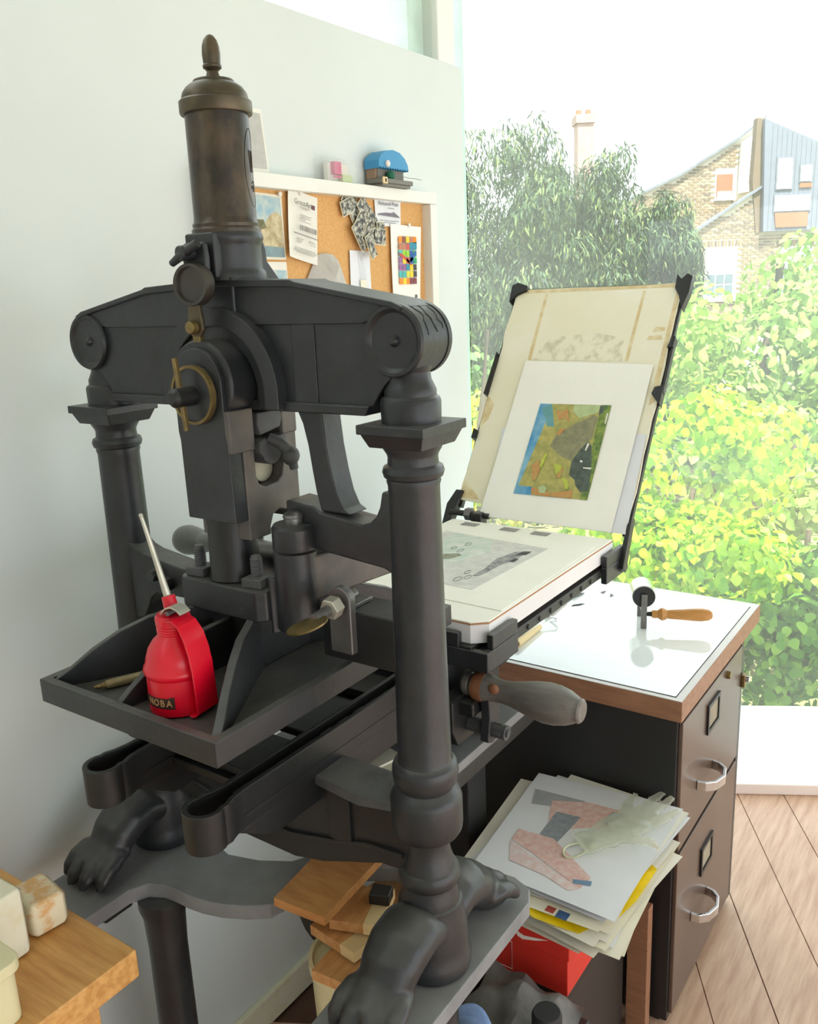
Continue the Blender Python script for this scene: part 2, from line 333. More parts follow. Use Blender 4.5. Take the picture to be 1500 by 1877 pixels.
for s in (-1, 1):
    v = VC + s * 0.256
    e = pb(MB().lathe([(0.0, 0.746), (0.0372, 0.746), (0.0372, 0.794), (0.0, 0.794)], (0, v, 1.450), (1, 0, 0), seg=48), 'beam_end', angle=30)
    for fu, d in ((0.746, -1), (0.794, 1)):
        pb(MB().lathe([(0.0, -0.0075), (0.003, -0.007), (0.0058, -0.0035), (0.0066, -0.001), (0.0085, -0.0008), (0.0285, -0.0022), (0.0305, -0.0045), (0.033, -0.0062), (0.0365, -0.006), (0.0382, -0.003), (0.0382, 0.003), (0.0, 0.003)], (fu, v, 1.450), (-d, 0, 0), seg=48), 'roundel', parent=e, angle=25)
    # cracks in the end of the casting
    for q in range(3):
        u0 = 0.756 + q * 0.013
        pts = [(u0 + random.uniform(-.003, .003), v + s * 0.0373 * math.cos(math.radians(t)), 1.450 + 0.0373 * math.sin(math.radians(t))) for t in range(72 - q * 4, 5 + q * 3, -8)]
        pb(MB().tube(pts, 0.0006, 5), 'crack', 'iron_dark', e)
# central block, arch, bore
pb(MB().box((0.7385, VC - 0.034, 1.374), (0.8015, VC + 0.034, 1.524)), 'centre_block', bevel=0.003)
ca = (VC, 1.392)
for r0, r1, u0 in ((0.076, 0.098, 0.731), (0.060, 0.078, 0.738)):
    out = [(VC + r1, 1.372)] + arc(ca, r1, 0, 180, 28) + [(VC - r1, 1.372), (VC - r0, 1.372)] + arc(ca, r0, 180, 0, 28) + [(VC + r0, 1.372)]
    pb(MB().prism(out, 'x', u0, 0.80), 'arch', bevel=0.002)
pb(MB().lathe([(0.0, 0.706), (0.0495, 0.706), (0.052, 0.709), (0.052, 0.790), (0.0, 0.790)], (0, VC, 1.402), (1, 0, 0), seg=48), 'bore', angle=30)
# bronze cylinder, cap, acorn
brz = pb(MB().lathe([(0.0, 1.574), (0.0405, 1.574), (0.0405, 1.578), (0.0385, 1.5805), (0.0392, 1.584), (0.0372, 1.587), (0.0366, 1.592), (0.0363, 1.706), (0.0, 1.706)], (UC, VC, 0), seg=56), 'spring_cylinder', 'bronze', angle=30)
# engraved cartouche on the window side of the cylinder
def on_cyl(a, z, r=0.0366): return (UC + r * math.cos(math.radians(a)), VC + r * math.sin(math.radians(a)), z)
ring = [on_cyl(-62 + 24 * math.cos(t), 1.645 + 0.043 * math.sin(t)) for t in np.linspace(0, 2 * PI, 49)]
M('engraving', S(58, 46, 30), 0.6, 0.3)
pb(MB().tube(ring, 0.0003, 5), 'engraved_line', 'engraving', brz)
for z0, seq in ((1.652, ((-83, .012, -79, -.012), (-79, -.012, -75, .012), (-75, .012, -71, -.012), (-71, -.012, -67, .012))), (1.622, ((-82, 0, -78, .004), (-78, .004, -74, -.003), (-74, -.003, -68, .004))), (1.628, ((-80, .0, -72, .003), (-72, .003, -66, -.002)))):
    for a0, h0, a1, h1 in seq: pb(MB().tube([on_cyl(a0 + 12, z0 + h0), on_cyl((a0 + a1) / 2 + 12, z0 + (h0 + h1) / 2), on_cyl(a1 + 12, z0 + h1)], 0.0005, 5), 'engraved_line', 'engraving', brz)
cap = pb(MB().lathe([(0.0, 1.704), (0.0405, 1.704), (0.0415, 1.706), (0.0415, 1.7175), (0.0395, 1.7195), (0.0378, 1.7205), (0.0378, 1.7225), (0.0365, 1.727), (0.0325, 1.7325), (0.027, 1.7365), (0.0235, 1.738), (0.0235, 1.7395), (0.0225, 1.7408), (0.015, 1.7425), (0.0085, 1.744), (0.0, 1.7445)], (UC, VC, 0), seg=56), 'cap', 'bronze_dark', angle=35)
ac = pb(MB().lathe([(0.0085, 1.743), (0.0073, 1.747), (0.0065, 1.750), (0.0085, 1.752), (0.0106, 1.7535), (0.0108, 1.756), (0.0096, 1.7575), (0.0099, 1.761), (0.0104, 1.768), (0.0097, 1.776), (0.0077, 1.7825), (0.0043, 1.787), (0.0, 1.789)], (UC, VC, 0), seg=28), 'acorn_finial', 'bronze_dark', parent=cap, angle=40)
pb(MB().lathe([(0.0, 1.520), (0.043, 1.520), (0.0435, 1.525), (0.0425, 1.5295), (0.0395, 1.533), (0.0392, 1.558), (0.0405, 1.562), (0.0425, 1.566), (0.0425, 1.570), (0.041, 1.574), (0.0, 1.574)], (UC, VC, 0), seg=48), 'collar', angle=30)
# lugs fore and aft of the collar
pb(MB().box((0.7265, VC - 0.022, 1.522), (0.742, VC + 0.026, 1.574)), 'front_lug', bevel=0.003)
pb(MB().prism([(0.800, 1.568), (0.812, 1.566), (0.816, 1.555), (0.817, 1.542), (0.828, 1.530), (0.840, 1.517), (0.800, 1.517)], 'y', VC - 0.018, VC + 0.018), 'rear_lug', bevel=0.002)
# hanging plate with T-bolt, oval disc and brass tab
lev = pb(MB().prism([(VC - .017, 1.563), (VC + .017, 1.563), (VC + .020, 1.545), (VC + .018, 1.530), (VC - .018, 1.530), (VC - .019, 1.545)], 'x', 0.7145, 0.7235), 'hanger', bevel=0.003)
pb(MB().cyl((0.7275, VC + .002, 1.553), (0.698, VC + .006, 1.551), 0.0095, 0.0085, 20), 't_bolt', parent=lev, bevel=0.002)
pb(MB().tube([(0.703, VC + .024, 1.541), (0.702, VC + .006, 1.549), (0.706, VC - .018, 1.561)], [0.0042, 0.0055, 0.005], 10), 't_bar', parent=lev)
pb(MB().lathe([(0.0, 0.004), (0.0225, 0.0035), (0.0235, 0.0), (0.0275, -0.0005), (0.0285, 0.003), (0.0285, 0.012), (0.0265, 0.0145), (0.0, 0.0145)], (0.7045, VC, 1.5165), (1, 0, 0), seg=44, squash=0.86), 'oval_disc', 'iron_bronze', lev, angle=30)
pb(MB().prism([(VC - .0085, 1.496), (VC + .0085, 1.496), (VC + .0115, 1.478), (VC + .0125, 1.466), (VC + .007, 1.457), (VC - .007, 1.457), (VC - .0125, 1.466), (VC - .0115, 1.478)], 'x', 0.7065, 0.7125), 'tab', 'bronze_dark', lev, bevel=0.002)
pb(MB().cyl((0.7065, VC, 1.4685), (0.697, VC, 1.4685), 0.0085, 0.0072, 16), 'tab_bolt', 'brass', lev, bevel=0.0015)
pb(MB().box((0.7065, VC - .006, 1.449), (0.7145, VC + .006, 1.4585)), 'brass_key', 'brass', lev, bevel=0.001)
# chill (piston): rounded front plate, U-shaped body, stub
cz = 1.4045
plate = [(VC + .0405, 1.345), (VC + .0385, 1.335), (VC + .0375, 1.238), (VC - .0445, 1.238), (VC - .0425, 1.335), (VC - .0405, 1.345)] + arc((VC, cz), 0.0405, 180, 0, 28)
ch = pb(MB().prism(plate, 'x', 0.700, 0.722), 'chill_plate', bevel=0.0015)
body = [(0.7215, 1.372), (0.7215, 1.212), (0.758, 1.212), (0.758, 1.222), (0.764, 1.236), (0.776, 1.241), (0.79, 1.236), (0.796, 1.226), (0.815, 1.226), (0.815, 1.372), (0.788, 1.372), (0.788, 1.295), (0.785, 1.283), (0.776, 1.276), (0.754, 1.274), (0.744, 1.279), (0.740, 1.29), (0.740, 1.372)]
pb(MB().prism(body, 'y', VC - 0.0455, VC + 0.038), 'chill_body', 'chill_iron', ch, bevel=0.002)
pb(MB().box((0.7005, VC - 0.0475, 1.322), (0.7405, VC - 0.030, 1.373)), 'cheek', 'chill_iron', ch, bevel=0.002)
pb(MB().box((0.7885, VC - 0.0475, 1.333), (0.8165, VC - 0.030, 1.368)), 'cheek', 'chill_iron', ch, bevel=0.003)
pb(MB().lathe([(0.0, 1.158), (0.033, 1.158), (0.0315, 1.17), (0.0305, 1.24), (0.0, 1.24)], (0.7365, VC + 0.002, 0), seg=36), 'stub', 'iron_dark', ch)
dk = pb(MB().lathe([(0.0, 0.692), (0.030, 0.692), (0.0345, 0.694), (0.0345, 0.7015), (0.0, 0.7015)], (0, VC + .001, 1.3915), (1, 0, 0), seg=44), 'cotter_disc', 'iron', angle=25)
pb(MB().lathe([(0.0312, 0.6912), (0.0348, 0.6912), (0.0352, 0.6975), (0.0345, 0.6985), (0.0312, 0.6985), (0.0312, 0.6912)], (0, VC + .001, 1.3915), (1, 0, 0), seg=44, cap=False), 'brass_rim', 'brass', dk, angle=25)
pb(MB().lathe([(0.0, 0.6585), (0.007, 0.660), (0.0112, 0.665), (0.0115, 0.694), (0.0, 0.694)], (0, VC, 1.391), (1, 0, 0), seg=28), 'knob', 'iron_dark', dk, angle=30)
pb(MB().box((0.6725, VC - .0028, 1.352), (0.6775, VC + .0028, 1.436), rot('X', -6)), 'cotter_pin', 'brass', dk, bevel=0.0008)
# toggle inside the chill
tg = pb(MB().prism([(0.746, 1.366), (0.784, 1.366), (0.788, 1.356), (0.783, 1.344), (0.748, 1.338), (0.744, 1.352)], 'y', VC - 0.050, VC - 0.002), 'toggle', 'iron_dusty', bevel=0.002)
pb(MB().cyl((0.764, VC - 0.052, 1.317), (0.764, VC + 0.02, 1.317), 0.0165, None, 28), 'knuckle', 'iron_dusty', tg, bevel=0.002)
pb(MB().cyl((0.768, VC - 0.03, 1.293), (0.768, VC + 0.034, 1.293), 0.0175, None, 28), 'roller', 'pale_steel', tg, bevel=0.002)
pb(MB().tube([(0.762, VC - .05, 1.333), (0.768, VC - .062, 1.327), (0.776, VC - .066, 1.316)], [0.0065, 0.0075, 0.008], 14).ball((0.778, VC - 0.068, 1.310), (0.0115, 0.0115, 0.0125)).cyl((0.780, VC - .069, 1.302), (0.781, VC - .070, 1.293), 0.006, 0.0055, 12), 'ball_joint', 'iron_dusty', tg)
for cp in ([(0.742, 1.332), (0.753, 1.335), (0.755, 1.318), (0.748, 1.311), (0.741, 1.318)], [(0.775, 1.334), (0.787, 1.336), (0.789, 1.323), (0.780, 1.320)]): pb(MB().prism(cp, 'y', VC - 0.054, VC - 0.03), 'claw', 'iron_dusty', tg, bevel=0.0015)
# staple arms and curved stays
def stay(s):
    pts_o = [(s * .106, 1.372), (s * .114, 1.355), (s * .120, 1.33), (s * .124, 1.30), (s * .128, 1.275), (s * .134, 1.252)]
    pts_i = [(s * .178, 1.252), (s * .166, 1.258), (s * .158, 1.275), (s * .152, 1.30), (s * .147, 1.33), (s * .143, 1.372)]
    return [(VC + d, z) for d, z in pts_o + pts_i]
pb(MB().prism(stay(-1), 'x', 0.752, 0.788), 'curved_stay', bevel=0.003)
arm = [(VC - .082, 1.262), (VC - .125, 1.258), (VC - .135, 1.252), (VC - .196, 1.2445), (VC - .208, 1.248), (VC - .217, 1.256), (VC - .223, 1.268), (VC - .227, 1.286), (VC - .24, 1.286), (VC - .24, 1.190), (VC - .225, 1.196), (VC - .135, 1.204), (VC - .082, 1.21)]
pb(MB().prism(arm, 'x', 0.748, 0.792), 'side_arm', bevel=0.003)
armL = [(VC + .235, 1.168), (VC + .222, 1.158), (VC + .205, 1.1525), (VC + .130, 1.143), (VC + .10, 1.14), (VC + .10, 1.10), (VC + .18, 1.098), (VC + .195, 1.088), (VC + .205, 1.07), (VC + .215, 1.055), (VC + .235, 1.05)]
la = pb(MB().prism(armL, 'x', 0.75, 0.79), 'side_arm', bevel=0.003)
for vv, zz in ((VC + .175, 1.128), (VC + .15, 1.118)): pb(MB().cyl((0.75, vv, zz), (0.736, vv, zz), 0.010, 0.009, 6), 'bolt_head', parent=la, bevel=0.0015)
# lever hub, lever and pivots
hb = pb(MB().lathe([(0.0, 1.206), (0.0265, 1.206), (0.027, 1.209), (0.027, 1.232), (0.0245, 1.236), (0.0, 1.236)], (0.742, VC - .098, 0), seg=36), 'pivot_boss', angle=30)
pb(MB().lathe([(0.0, 1.234), (0.0115, 1.234), (0.0115, 1.2435), (0.0125, 1.2445), (0.0115, 1.248), (0.007, 1.2505), (0.0, 1.251)], (0.742, VC - .098, 0), seg=24), 'pivot_pin', 'steel', hb)
lv = pb(MB().lathe([(0.0, 1.105), (0.0275, 1.105), (0.0275, 1.203), (0.0, 1.203)], (0.742, VC - .098, 0), seg=36), 'lever_hub', angle=30)
leverp = [(0.742, VC - .126), (0.90, VC - .150), (0.913, VC - .143), (0.918, VC - .128), (0.913, VC - .112), (0.90, VC - .105), (0.742, VC - .070)]
pb(MB().prism(leverp, 'z', 1.142, 1.199), 'lever_arm', 'chill_iron', lv, bevel=0.004)
pb(MB().cyl((0.893, VC - .152, 1.166), (0.893, VC - .128, 1.166), 0.0125, None, 20), 'lever_pin', 'steel', lv, bevel=0.002)
pb(MB().tube([(0.80, VC - .04, 1.172), (0.82, VC + .06, 1.165), (0.845, VC + .15, 1.152), (0.862, VC + .20, 1.142)], [0.012, 0.0125, 0.013, 0.015], 16).lathe([(0.0, -0.075), (0.013, -0.07), (0.017, -0.05), (0.0215, -0.025), (0.024, 0.0), (0.022, 0.015), (0.015, 0.023), (0.0, 0.026)], (0.885, VC + .262, 1.131), (0.25, 0.95, -0.12), 24), 'lever_handle', 'steel', lv)
# piston plate on the platen, with four bolts
pp = [(0.700, VC - .064), (0.710, VC - .0745), (0.840, VC - .0745), (0.85, VC - .064), (0.85, VC + .064), (0.84, VC + .0745), (0.710, VC + .0745), (0.700, VC + .064)]
pt = pb(MB().prism(pp, 'z', 1.116, 1.156), 'piston_plate', bevel=0.003)
def bolt(u, v):
    b = pb(MB().box((u - .0145, v - .0145, 1.156), (u + .0145, v + .0145, 1.168), rot('Z', 8)), 'square_nut', 'iron_dusty', pt, bevel=0.0018)
    pr = [(0.0, 1.166)]
    for q in range(9): pr += [(0.0078, 1.168 + q * .0028), (0.0066, 1.1694 + q * .0028)]
    pr += [(0.006, 1.1945), (0.0, 1.195)]
    pb(MB().lathe(pr, (u, v, 0), seg=18), 'threaded_bolt', 'iron_dusty', pt, angle=60)
for u, v in ((0.722, VC + .05), (0.722, VC - .05), (0.828, VC + .05), (0.828, VC - .05)): bolt(u, v)
pb(MB().prism([(0.715, VC - .077), (0.724, VC - .083), (0.758, VC - .083), (0.758, VC - .074), (0.715, VC - .074)], 'z', 1.1, 1.172), 'guide_ear', parent=pt, bevel=0.002)
# thumb screw with brass wing
ts = pb(MB().prism([(0.640 + 0.0, 1.086), (0.640 - .033, 1.086)] + [(0.640 - .0165 + .0165 * math.cos(math.radians(a)), 1.152 + .0165 * math.sin(math.radians(a))) for a in range(180, -1, -15)], 'x', 0.735, 0.747), 'screw_lug', 'steel', bevel=0.002)
pb(MB().cyl((0.690, 0.6235, 1.1435), (0.765, 0.6235, 1.1525), 0.0068, None, 16), 'thumb_screw', 'steel', ts)
pb(MB().cyl((0.716, 0.6235, 1.1465), (0.731, 0.6235, 1.1485), 0.0135, 0.0135, 6), 'hex_nut', 'nickel', ts, bevel=0.0015)
pb(MB().lathe([(0.0, -0.0035), (0.021, -0.003), (0.026, -0.001), (0.026, 0.001), (0.014, 0.003), (0.0, 0.004)], (0.683, 0.628, 1.1385), (-0.25, 0.25, 1.0), 28, squash=0.72, side=(0.35, -0.9, 0)), 'wing', 'brass', ts)
pb(MB().box((0.745, VC - .238, 1.072), (0.80, VC - .13, 1.137)), 'guide_arm', 'iron_dark', bevel=0.002)
pb(MB().box((0.748, VC - .175, 1.137), (0.79, VC - .128, 1.142)), 'guide_rest', 'steel', bevel=0.001)
# platen with rim, ribs and post
P0, P1, Q0, Q1 = 0.540, 1.000, VC - .154, VC + .154
pla = pb(MB().box((P0 + .002, Q0 + .002, 1.0285), (P1 - .002, Q1 - .002, 1.045)), 'platen', 'iron', bevel=0.002)
ro = [(P0, Q0), (P1, Q0), (P1, Q1), (P0, Q1)]; ri = [(P0 + .012, Q0 + .012), (P1 - .012, Q0 + .012), (P1 - .012, Q1 - .012), (P0 + .012, Q1 - .012)]
rv = [(*p, z) for z in (1.028, 1.058) for p in ro + ri]
pb(MB().add(rv, [f for i in range(4) for j in [(i + 1) % 4] for f in ((i, j, 8 + j, 8 + i), (4 + j, 4 + i, 12 + i, 12 + j), (8 + i, 8 + j, 12 + j, 12 + i), (j, i, 4 + i, 4 + j))]), 'rim', 'iron', pla, bevel=0.0015)
def rib(x0, y0, x1, y1, h0=0.010, h1=0.070, t=0.011):
    a = Vector((x0, y0)); b = Vector((x1, y1)); d = (b - a); ln = d.length; d = d / ln; n = Vector((-d.y, d.x)) * t / 2
    pr = [(0, h0), (0.10, h0 + .012), (0.22, h0 + .5 * (h1 - h0)), (0.38, h0 + .8 * (h1 - h0)), (0.55, h1), (1.0, h1 + .006)]
    vs = []; fs = []
    for s, h in pr:
        p = a + d * (s * ln)
        for sg in (1, -1):
            q = p + n * sg; vs += [(q.x, q.y, 1.040), (q.x, q.y, 1.045 + h)]
    for i in range(len(pr) - 1):
        o = i * 4; fs += [(o, o + 4, o + 5, o + 1), (o + 2, o + 3, o + 7, o + 6), (o + 1, o + 5, o + 7, o + 3), (o, o + 2, o + 6, o + 4)]
    fs += [(0, 1, 3, 2), tuple(len(vs) - 4 + i for i in (0, 2, 3, 1))]
    pb(MB().add(vs, fs), 'rib', 'iron', pla, bevel=0.0015)
for x, y in ((P0 + .012, Q0 + .012), (P0 + .012, Q1 - .012), (P1 - .012, Q0 + .012), (P1 - .012, Q1 - .012)): rib(x, y, UC - .03 * (1 if x < UC else -1), VC - .03 * (1 if y < VC else -1))
rib(P0 + .012, VC + .02, UC - .05, VC + .005, 0.008, 0.055, 0.010); rib(P1 - .012, VC, UC + .05, VC, 0.008, 0.055, 0.010)
pb(MB().prism([(UC - .05, VC - .045), (UC + .05, VC - .045), (UC + .05, VC + .045), (UC - .05, VC + .045)], 'z', 1.044, 1.118), 'centre_post', 'iron_dark', pla, bevel=0.003)
# rails: two long grooved ribs that end in open loops
def rail(v):
    path = [(1.30, v + .0125), (0.9, v + .0125), (0.615, v + .0125), (0.598, v + .0150), (0.586, v + .0195)] + [(0.5685 + .0215 * math.cos(math.radians(a)), v + .0215 * math.sin(math.radians(a))) for a in range(60, 301, 15)] + [(0.586, v - .0195), (0.598, v - .0150), (0.615, v - .0125), (0.9, v - .0125), (1.30, v - .0125)]
    r = pb(MB().ribbon(path, 0.0065, 0.899, 0.948), 'rail', 'iron_dark', bevel=0.001)
    pb(MB().box((0.62, v - .010, 0.905), (1.30, v + .010, 0.934)), 'groove_floor', 'iron_dark', r)
    pb(MB().box((0.615, v - .0165, 0.912), (1.29, v - .0135, 0.917)), 'side_bead', 'iron_dark', r)
    pb(MB().prism([(0.60, 0.899), (0.66, 0.862), (1.26, 0.858), (1.29, 0.899)], 'y', v - .014, v + .004), 'under_rib', 'iron_dark', r, bevel=0.002)
    return r
rR = rail(VC - .09); rL = rail(VC + .09)
pb(MB().box((0.66, VC - .076, 0.904), (0.775, VC + .076, 0.916)), 'rail_shade_pan', 'black_metal', bevel=0.002); pb(MB().box((0.80, VC - .076, 0.904), (1.28, VC + .076, 0.916)), 'rail_shade_pan', 'black_metal', bevel=0.002)  # pans coloured black to stand for the shade between the rails
for u in (0.70, 0.95, 1.2): pb(MB().box((u - .03, VC - .0765, 0.9165), (u + .03, VC + .0765, 0.928)), 'rail_tie', 'iron_dark', bevel=0.002)
for u in (0.776, 0.812, 0.846): pb(MB().box((u, VC - .098, 0.9335), (u + .022, VC - .084, 0.938)), 'rail_slide', 'steel', rR, bevel=0.001)
# base bridge between the columns
brg = [(VC - .246, 0.900), (VC - .205, 0.898), (VC - .195, 0.888), (VC - .18, 0.892), (VC - .16, 0.897), (VC + .246, 0.900), (VC + .246, 0.800), (VC + .20, 0.792), (VC + .14, 0.772), (VC + .05, 0.758), (VC - .05, 0.757), (VC - .10, 0.768), (VC - .15, 0.786), (VC - .20, 0.803), (VC - .246, 0.806)]
br = pb(MB().prism(brg, 'x', 0.747, 0.793), 'base_bridge', 'iron_dark', bevel=0.003)
pb(MB().prism([(VC - .235, 0.832), (VC - .18, 0.829), (VC - .13, 0.815), (VC - .05, 0.798), (VC + .05, 0.798), (VC + .13, 0.815), (VC + .235, 0.832), (VC + .235, 0.826), (VC + .13, 0.808), (VC + .05, 0.791), (VC - .05, 0.791), (VC - .13, 0.808), (VC - .18, 0.822), (VC - .235, 0.825)], 'x', 0.742, 0.75), 'bridge_bead', 'iron_dark', br, bevel=0.001)
pb(MB().box((0.7425, VC - .155, 0.815), (0.7495, VC - .12, 0.892)), 'bridge_rib', 'iron_dark', br, bevel=0.001)
pb(MB().prism([(0.74, VC - .10), (0.80, VC - .10), (0.80, VC - .24), (0.745, VC - .24), (0.73, VC - .18)], 'z', 0.888, 0.902), 'bridge_top', 'iron_dusty', br, bevel=0.002)
# lion paw feet
def paw_mesh():
    m = MB()
    # leg: an S-curve that leaves the base high, bulges at the knee and runs down into the foot
    m.tube([(.028, 0, .050), (.0, 0, .078), (-.022, 0, .086), (-.048, 0, .080), (-.070, 0, .064), (-.084, 0, .046), (-.102, 0, .030), (-.122, 0, .020), (-.136, 0, .014)], [.032, .036, .037, .037, .035, .032, .033, .032, .018], 20, flat=0.95)
    m.tube([(.03, 0, .020), (.005, 0, .022), (-.012, 0, .018)], [.034, .034, .026], 18, flat=0.8)
    for i, y in enumerate((-.033, -.0115, .0115, .033)):
        k = -.008 if i in (1, 2) else .004
        m.tube([(-.080 + k, y * .75, .040), (-.104 + k, y * .92, .042), (-.124 + k, y, .034), (-.138 + k, y * 1.04, .020), (-.146 + k, y * 1.06, .007)], [.010, .0125, .0125, .0110, .0055], 12)
    return m
def paw(v, s):
    pm = paw_mesh(); pm.v = [(UC + (x * .92 - .024) * s, v + y * 1.1, max(0.6705, 0.671 + z * .88)) for x, y, z in pm.v]
    o = pb(pm, 'lion_paw', 'iron')
    md = o.modifiers.new('fuse', 'REMESH'); md.mode = 'VOXEL'; md.voxel_size = 0.0032; md.use_smooth_shade = True
    sm = o.modifiers.new('soft', 'SMOOTH'); sm.factor = 0.5; sm.iterations = 4
    return o
for v in (VR, VL):
    for s in (1, -1): paw(v, s)
# bed: iron carriage, corner irons, packing board
bed = pb(MB().box((1.03, 0.622, 0.950), (1.56, 0.962, 0.982)), 'bed', 'iron_dark', bevel=0.002)
pb(MB().box((1.035, 0.606, 0.957), (1.55, 0.622, 0.974)), 'bed_rim', 'iron_dark', bed, bevel=0.002)
for q in range(9): pb(MB().cyl((1.14 + q * .042, 0.606, 0.9655), (1.14 + q * .042, 0.6035, 0.9655), 0.005, 0.004, 8), 'rivet', 'iron_dark', bed)
def corner(u, v, su, sv, ln=0.085):
    f = lambda p: (u + su * p[0], v + sv * p[1])
    m = MB().prism([f(p) for p in ((0, 0), (ln, 0), (ln, .012), (.012, .012), (.012, ln), (0, ln))], 'z', 0.946, 0.978)
    pb(m, 'corner_iron', 'iron', bed, bevel=0.002)
    pb(MB().prism([f(p) for p in ((.018, .0005), (ln - .0005, .0005), (ln - .0005, .0115), (.018, .0115))], 'z', 0.978, 1.001), 'corner_tab', 'iron', bed, bevel=0.002)
    pb(MB().prism([f(p) for p in ((.0005, .05), (.0115, .05), (.0115, ln - .0005), (.0005, ln - .0005))], 'z', 0.978, 1.001), 'corner_tab', 'iron', bed, bevel=0.002)
corner(1.028, 0.594, 1, 1, 0.098); corner(1.592, 0.594, -1, 1, 0.11); corner(1.028, 0.988, 1, -1); corner(1.592, 0.988, -1, -1)
M('packing', S(222, 222, 224), 0.6, 0, 0.03, 6)
bd = [(1.041, 0.630), (1.060, 0.608), (1.545, 0.608), (1.545, 0.972), (1.041, 0.972)]
pk = pb(MB().prism(bd, 'z', 0.9825, 1.0125), 'packing_board', 'packing', bevel=0.001)
M('card_brown', S(172, 132, 98), 0.8, 0, 0.08, 20)
pb(MB().prism(bd, 'z', 1.0125, 1.0150), 'card_edge', 'card_brown', pk)
pb(MB().prism([(p[0] + (.001 if p[0] < 1.3 else -.001), p[1] + (.001 if p[1] < .8 else -.001)) for p in bd], 'z', 1.0150, 1.0170), 'card_top', 'paper_print', pk)
# tympan: a leaning frame skinned with parchment
T0 = Vector((1.572, 0, 1.0)); TD = Vector((0.542, 0, 0.8405)); TN = Vector((-0.8405, 0, 0.542))
def ty(v, s, d=0.0): p = T0 + TD * s + TN * d; return (p.x, v, p.z)
def tquad(poly, d0, d1, name, mat, parent, **k):
    n = len(poly); vs = [ty(v, s, d0) for v, s in poly] + [ty(v, s, d1) for v, s in poly]
    fs = [tuple(range(n)), tuple(range(2 * n - 1, n - 1, -1))] + [(i, (i + 1) % n, n + (i + 1) % n, n + i) for i in range(n)]
    return MB().add(vs, fs).build(name, mat, parent, **k)
tf = tquad([(0.594, 0.02), (0.606, 0.02), (0.606, 0.590), (0.594, 0.590)], -0.016, -0.004, 'tympan_frame', 'iron_dark', press, bevel=0.001)
tquad([(0.982, 0.04), (0.994, 0.04), (0.994, 0.590), (0.982, 0.590)], -0.016, -0.004, 'side_bar', 'iron_dark', tf, bevel=0.001)
tquad([(0.594, 0.578), (0.994, 0.578), (0.994, 0.588), (0.594, 0.588)], -0.016, -0.004, 'top_bar', 'iron_dark', tf, bevel=0.001)
edge = [(0.598, 0.03), (0.988, 0.055)]
lft = [(0.990 + random.uniform(-.002, .003), 0.055 + .53 * q / 14) for q in range(15)]
rgt = [(0.598 + random.uniform(-.003, .002), 0.585 - .55 * q / 14) for q in range(15)]
skin = tquad(lft + [(0.985, 0.583), (0.85, 0.584), (0.70, 0.583), (0.605, 0.586)] + rgt, -0.004, 0.0, 'tympan_skin', 'parchment', tf)
for poly in ([(0.914, 0.40), (0.905, 0.40), (0.907, 0.57), (0.914, 0.57)], [(0.686, 0.40), (0.678, 0.40), (0.676, 0.57), (0.682, 0.57)], [(0.985, 0.573), (0.61, 0.576), (0.61, 0.584), (0.985, 0.582)], [(0.612, 0.30), (0.601, 0.31), (0.601, 0.57), (0.609, 0.57)], [(0.99, 0.23), (0.972, 0.25), (0.968, 0.29), (0.99, 0.31)], [(0.99, 0.06), (0.94, 0.058), (0.95, 0.07), (0.99, 0.10)],
             [(0.64, 0.47), (0.615, 0.472), (0.615, 0.48), (0.635, 0.482)], [(0.65, 0.45), (0.615, 0.452), (0.62, 0.462), (0.645, 0.46)]): tquad(poly, 0.0, 0.0004, 'stain', 'stain', skin, flat=True)
M('smudge', S(241, 236, 213), 0.75, 0, 0.1, 45, col2=S(176, 168, 130), lo=0.48, hi=0.85)
tquad([(0.905, 0.40), (0.69, 0.40), (0.70, 0.455), (0.76, 0.468), (0.87, 0.46)], 0.0, 0.0003, 'smudge', 'smudge', skin, flat=True)
# black iron lugs on the tympan
for poly in ([(1.000, 0.548), (0.984, 0.568), (0.962, 0.578), (0.962, 0.590), (0.990, 0.600), (1.004, 0.592)], [(0.588, 0.520), (0.600, 0.552), (0.612, 0.570), (0.614, 0.605), (0.602, 0.592), (0.592, 0.605), (0.580, 0.598), (0.580, 0.56)],
             [(1.000, 0.31), (0.990, 0.31), (0.988, 0.40), (0.996, 0.42)], [(1.0, 0.20), (0.988, 0.20), (0.988, 0.22), (1.0, 0.225)], [(0.588, 0.30), (0.610, 0.325), (0.606, 0.34), (0.588, 0.345)], [(0.588, 0.43), (0.600, 0.43), (0.592, 0.46), (0.586, 0.455)],
             [(1.012, -0.01), (0.996, -0.012), (0.990, 0.03), (0.982, 0.075), (1.000, 0.075), (1.014, 0.04)], [(0.584, -0.05), (0.597, -0.05), (0.597, 0.04), (0.590, 0.06)]): tquad(poly, -0.014, 0.008, 'iron_lug', 'black_plastic', tf, bevel=0.002)
tquad([(0.587, 0.33), (0.592, 0.33), (0.592, 0.44), (0.587, 0.44)], -0.010, 0.004, 'side_rod', 'iron_dark', tf)
pb(MB().cyl((1.578, 1.0, 1.022), (1.578, 0.90, 1.022), 0.0065, None, 14), 'hinge_pin', 'iron_dark', tf)
pb(MB().cyl((1.578, 0.958, 1.022), (1.578, 0.942, 1.022), 0.0145, None, 6), 'hinge_nut', 'steel', tf, bevel=0.001)
pb(MB().box((1.560, 0.912, 0.985), (1.590, 0.938, 1.030)), 'hinge_block', 'iron_dark', tf, bevel=0.004)
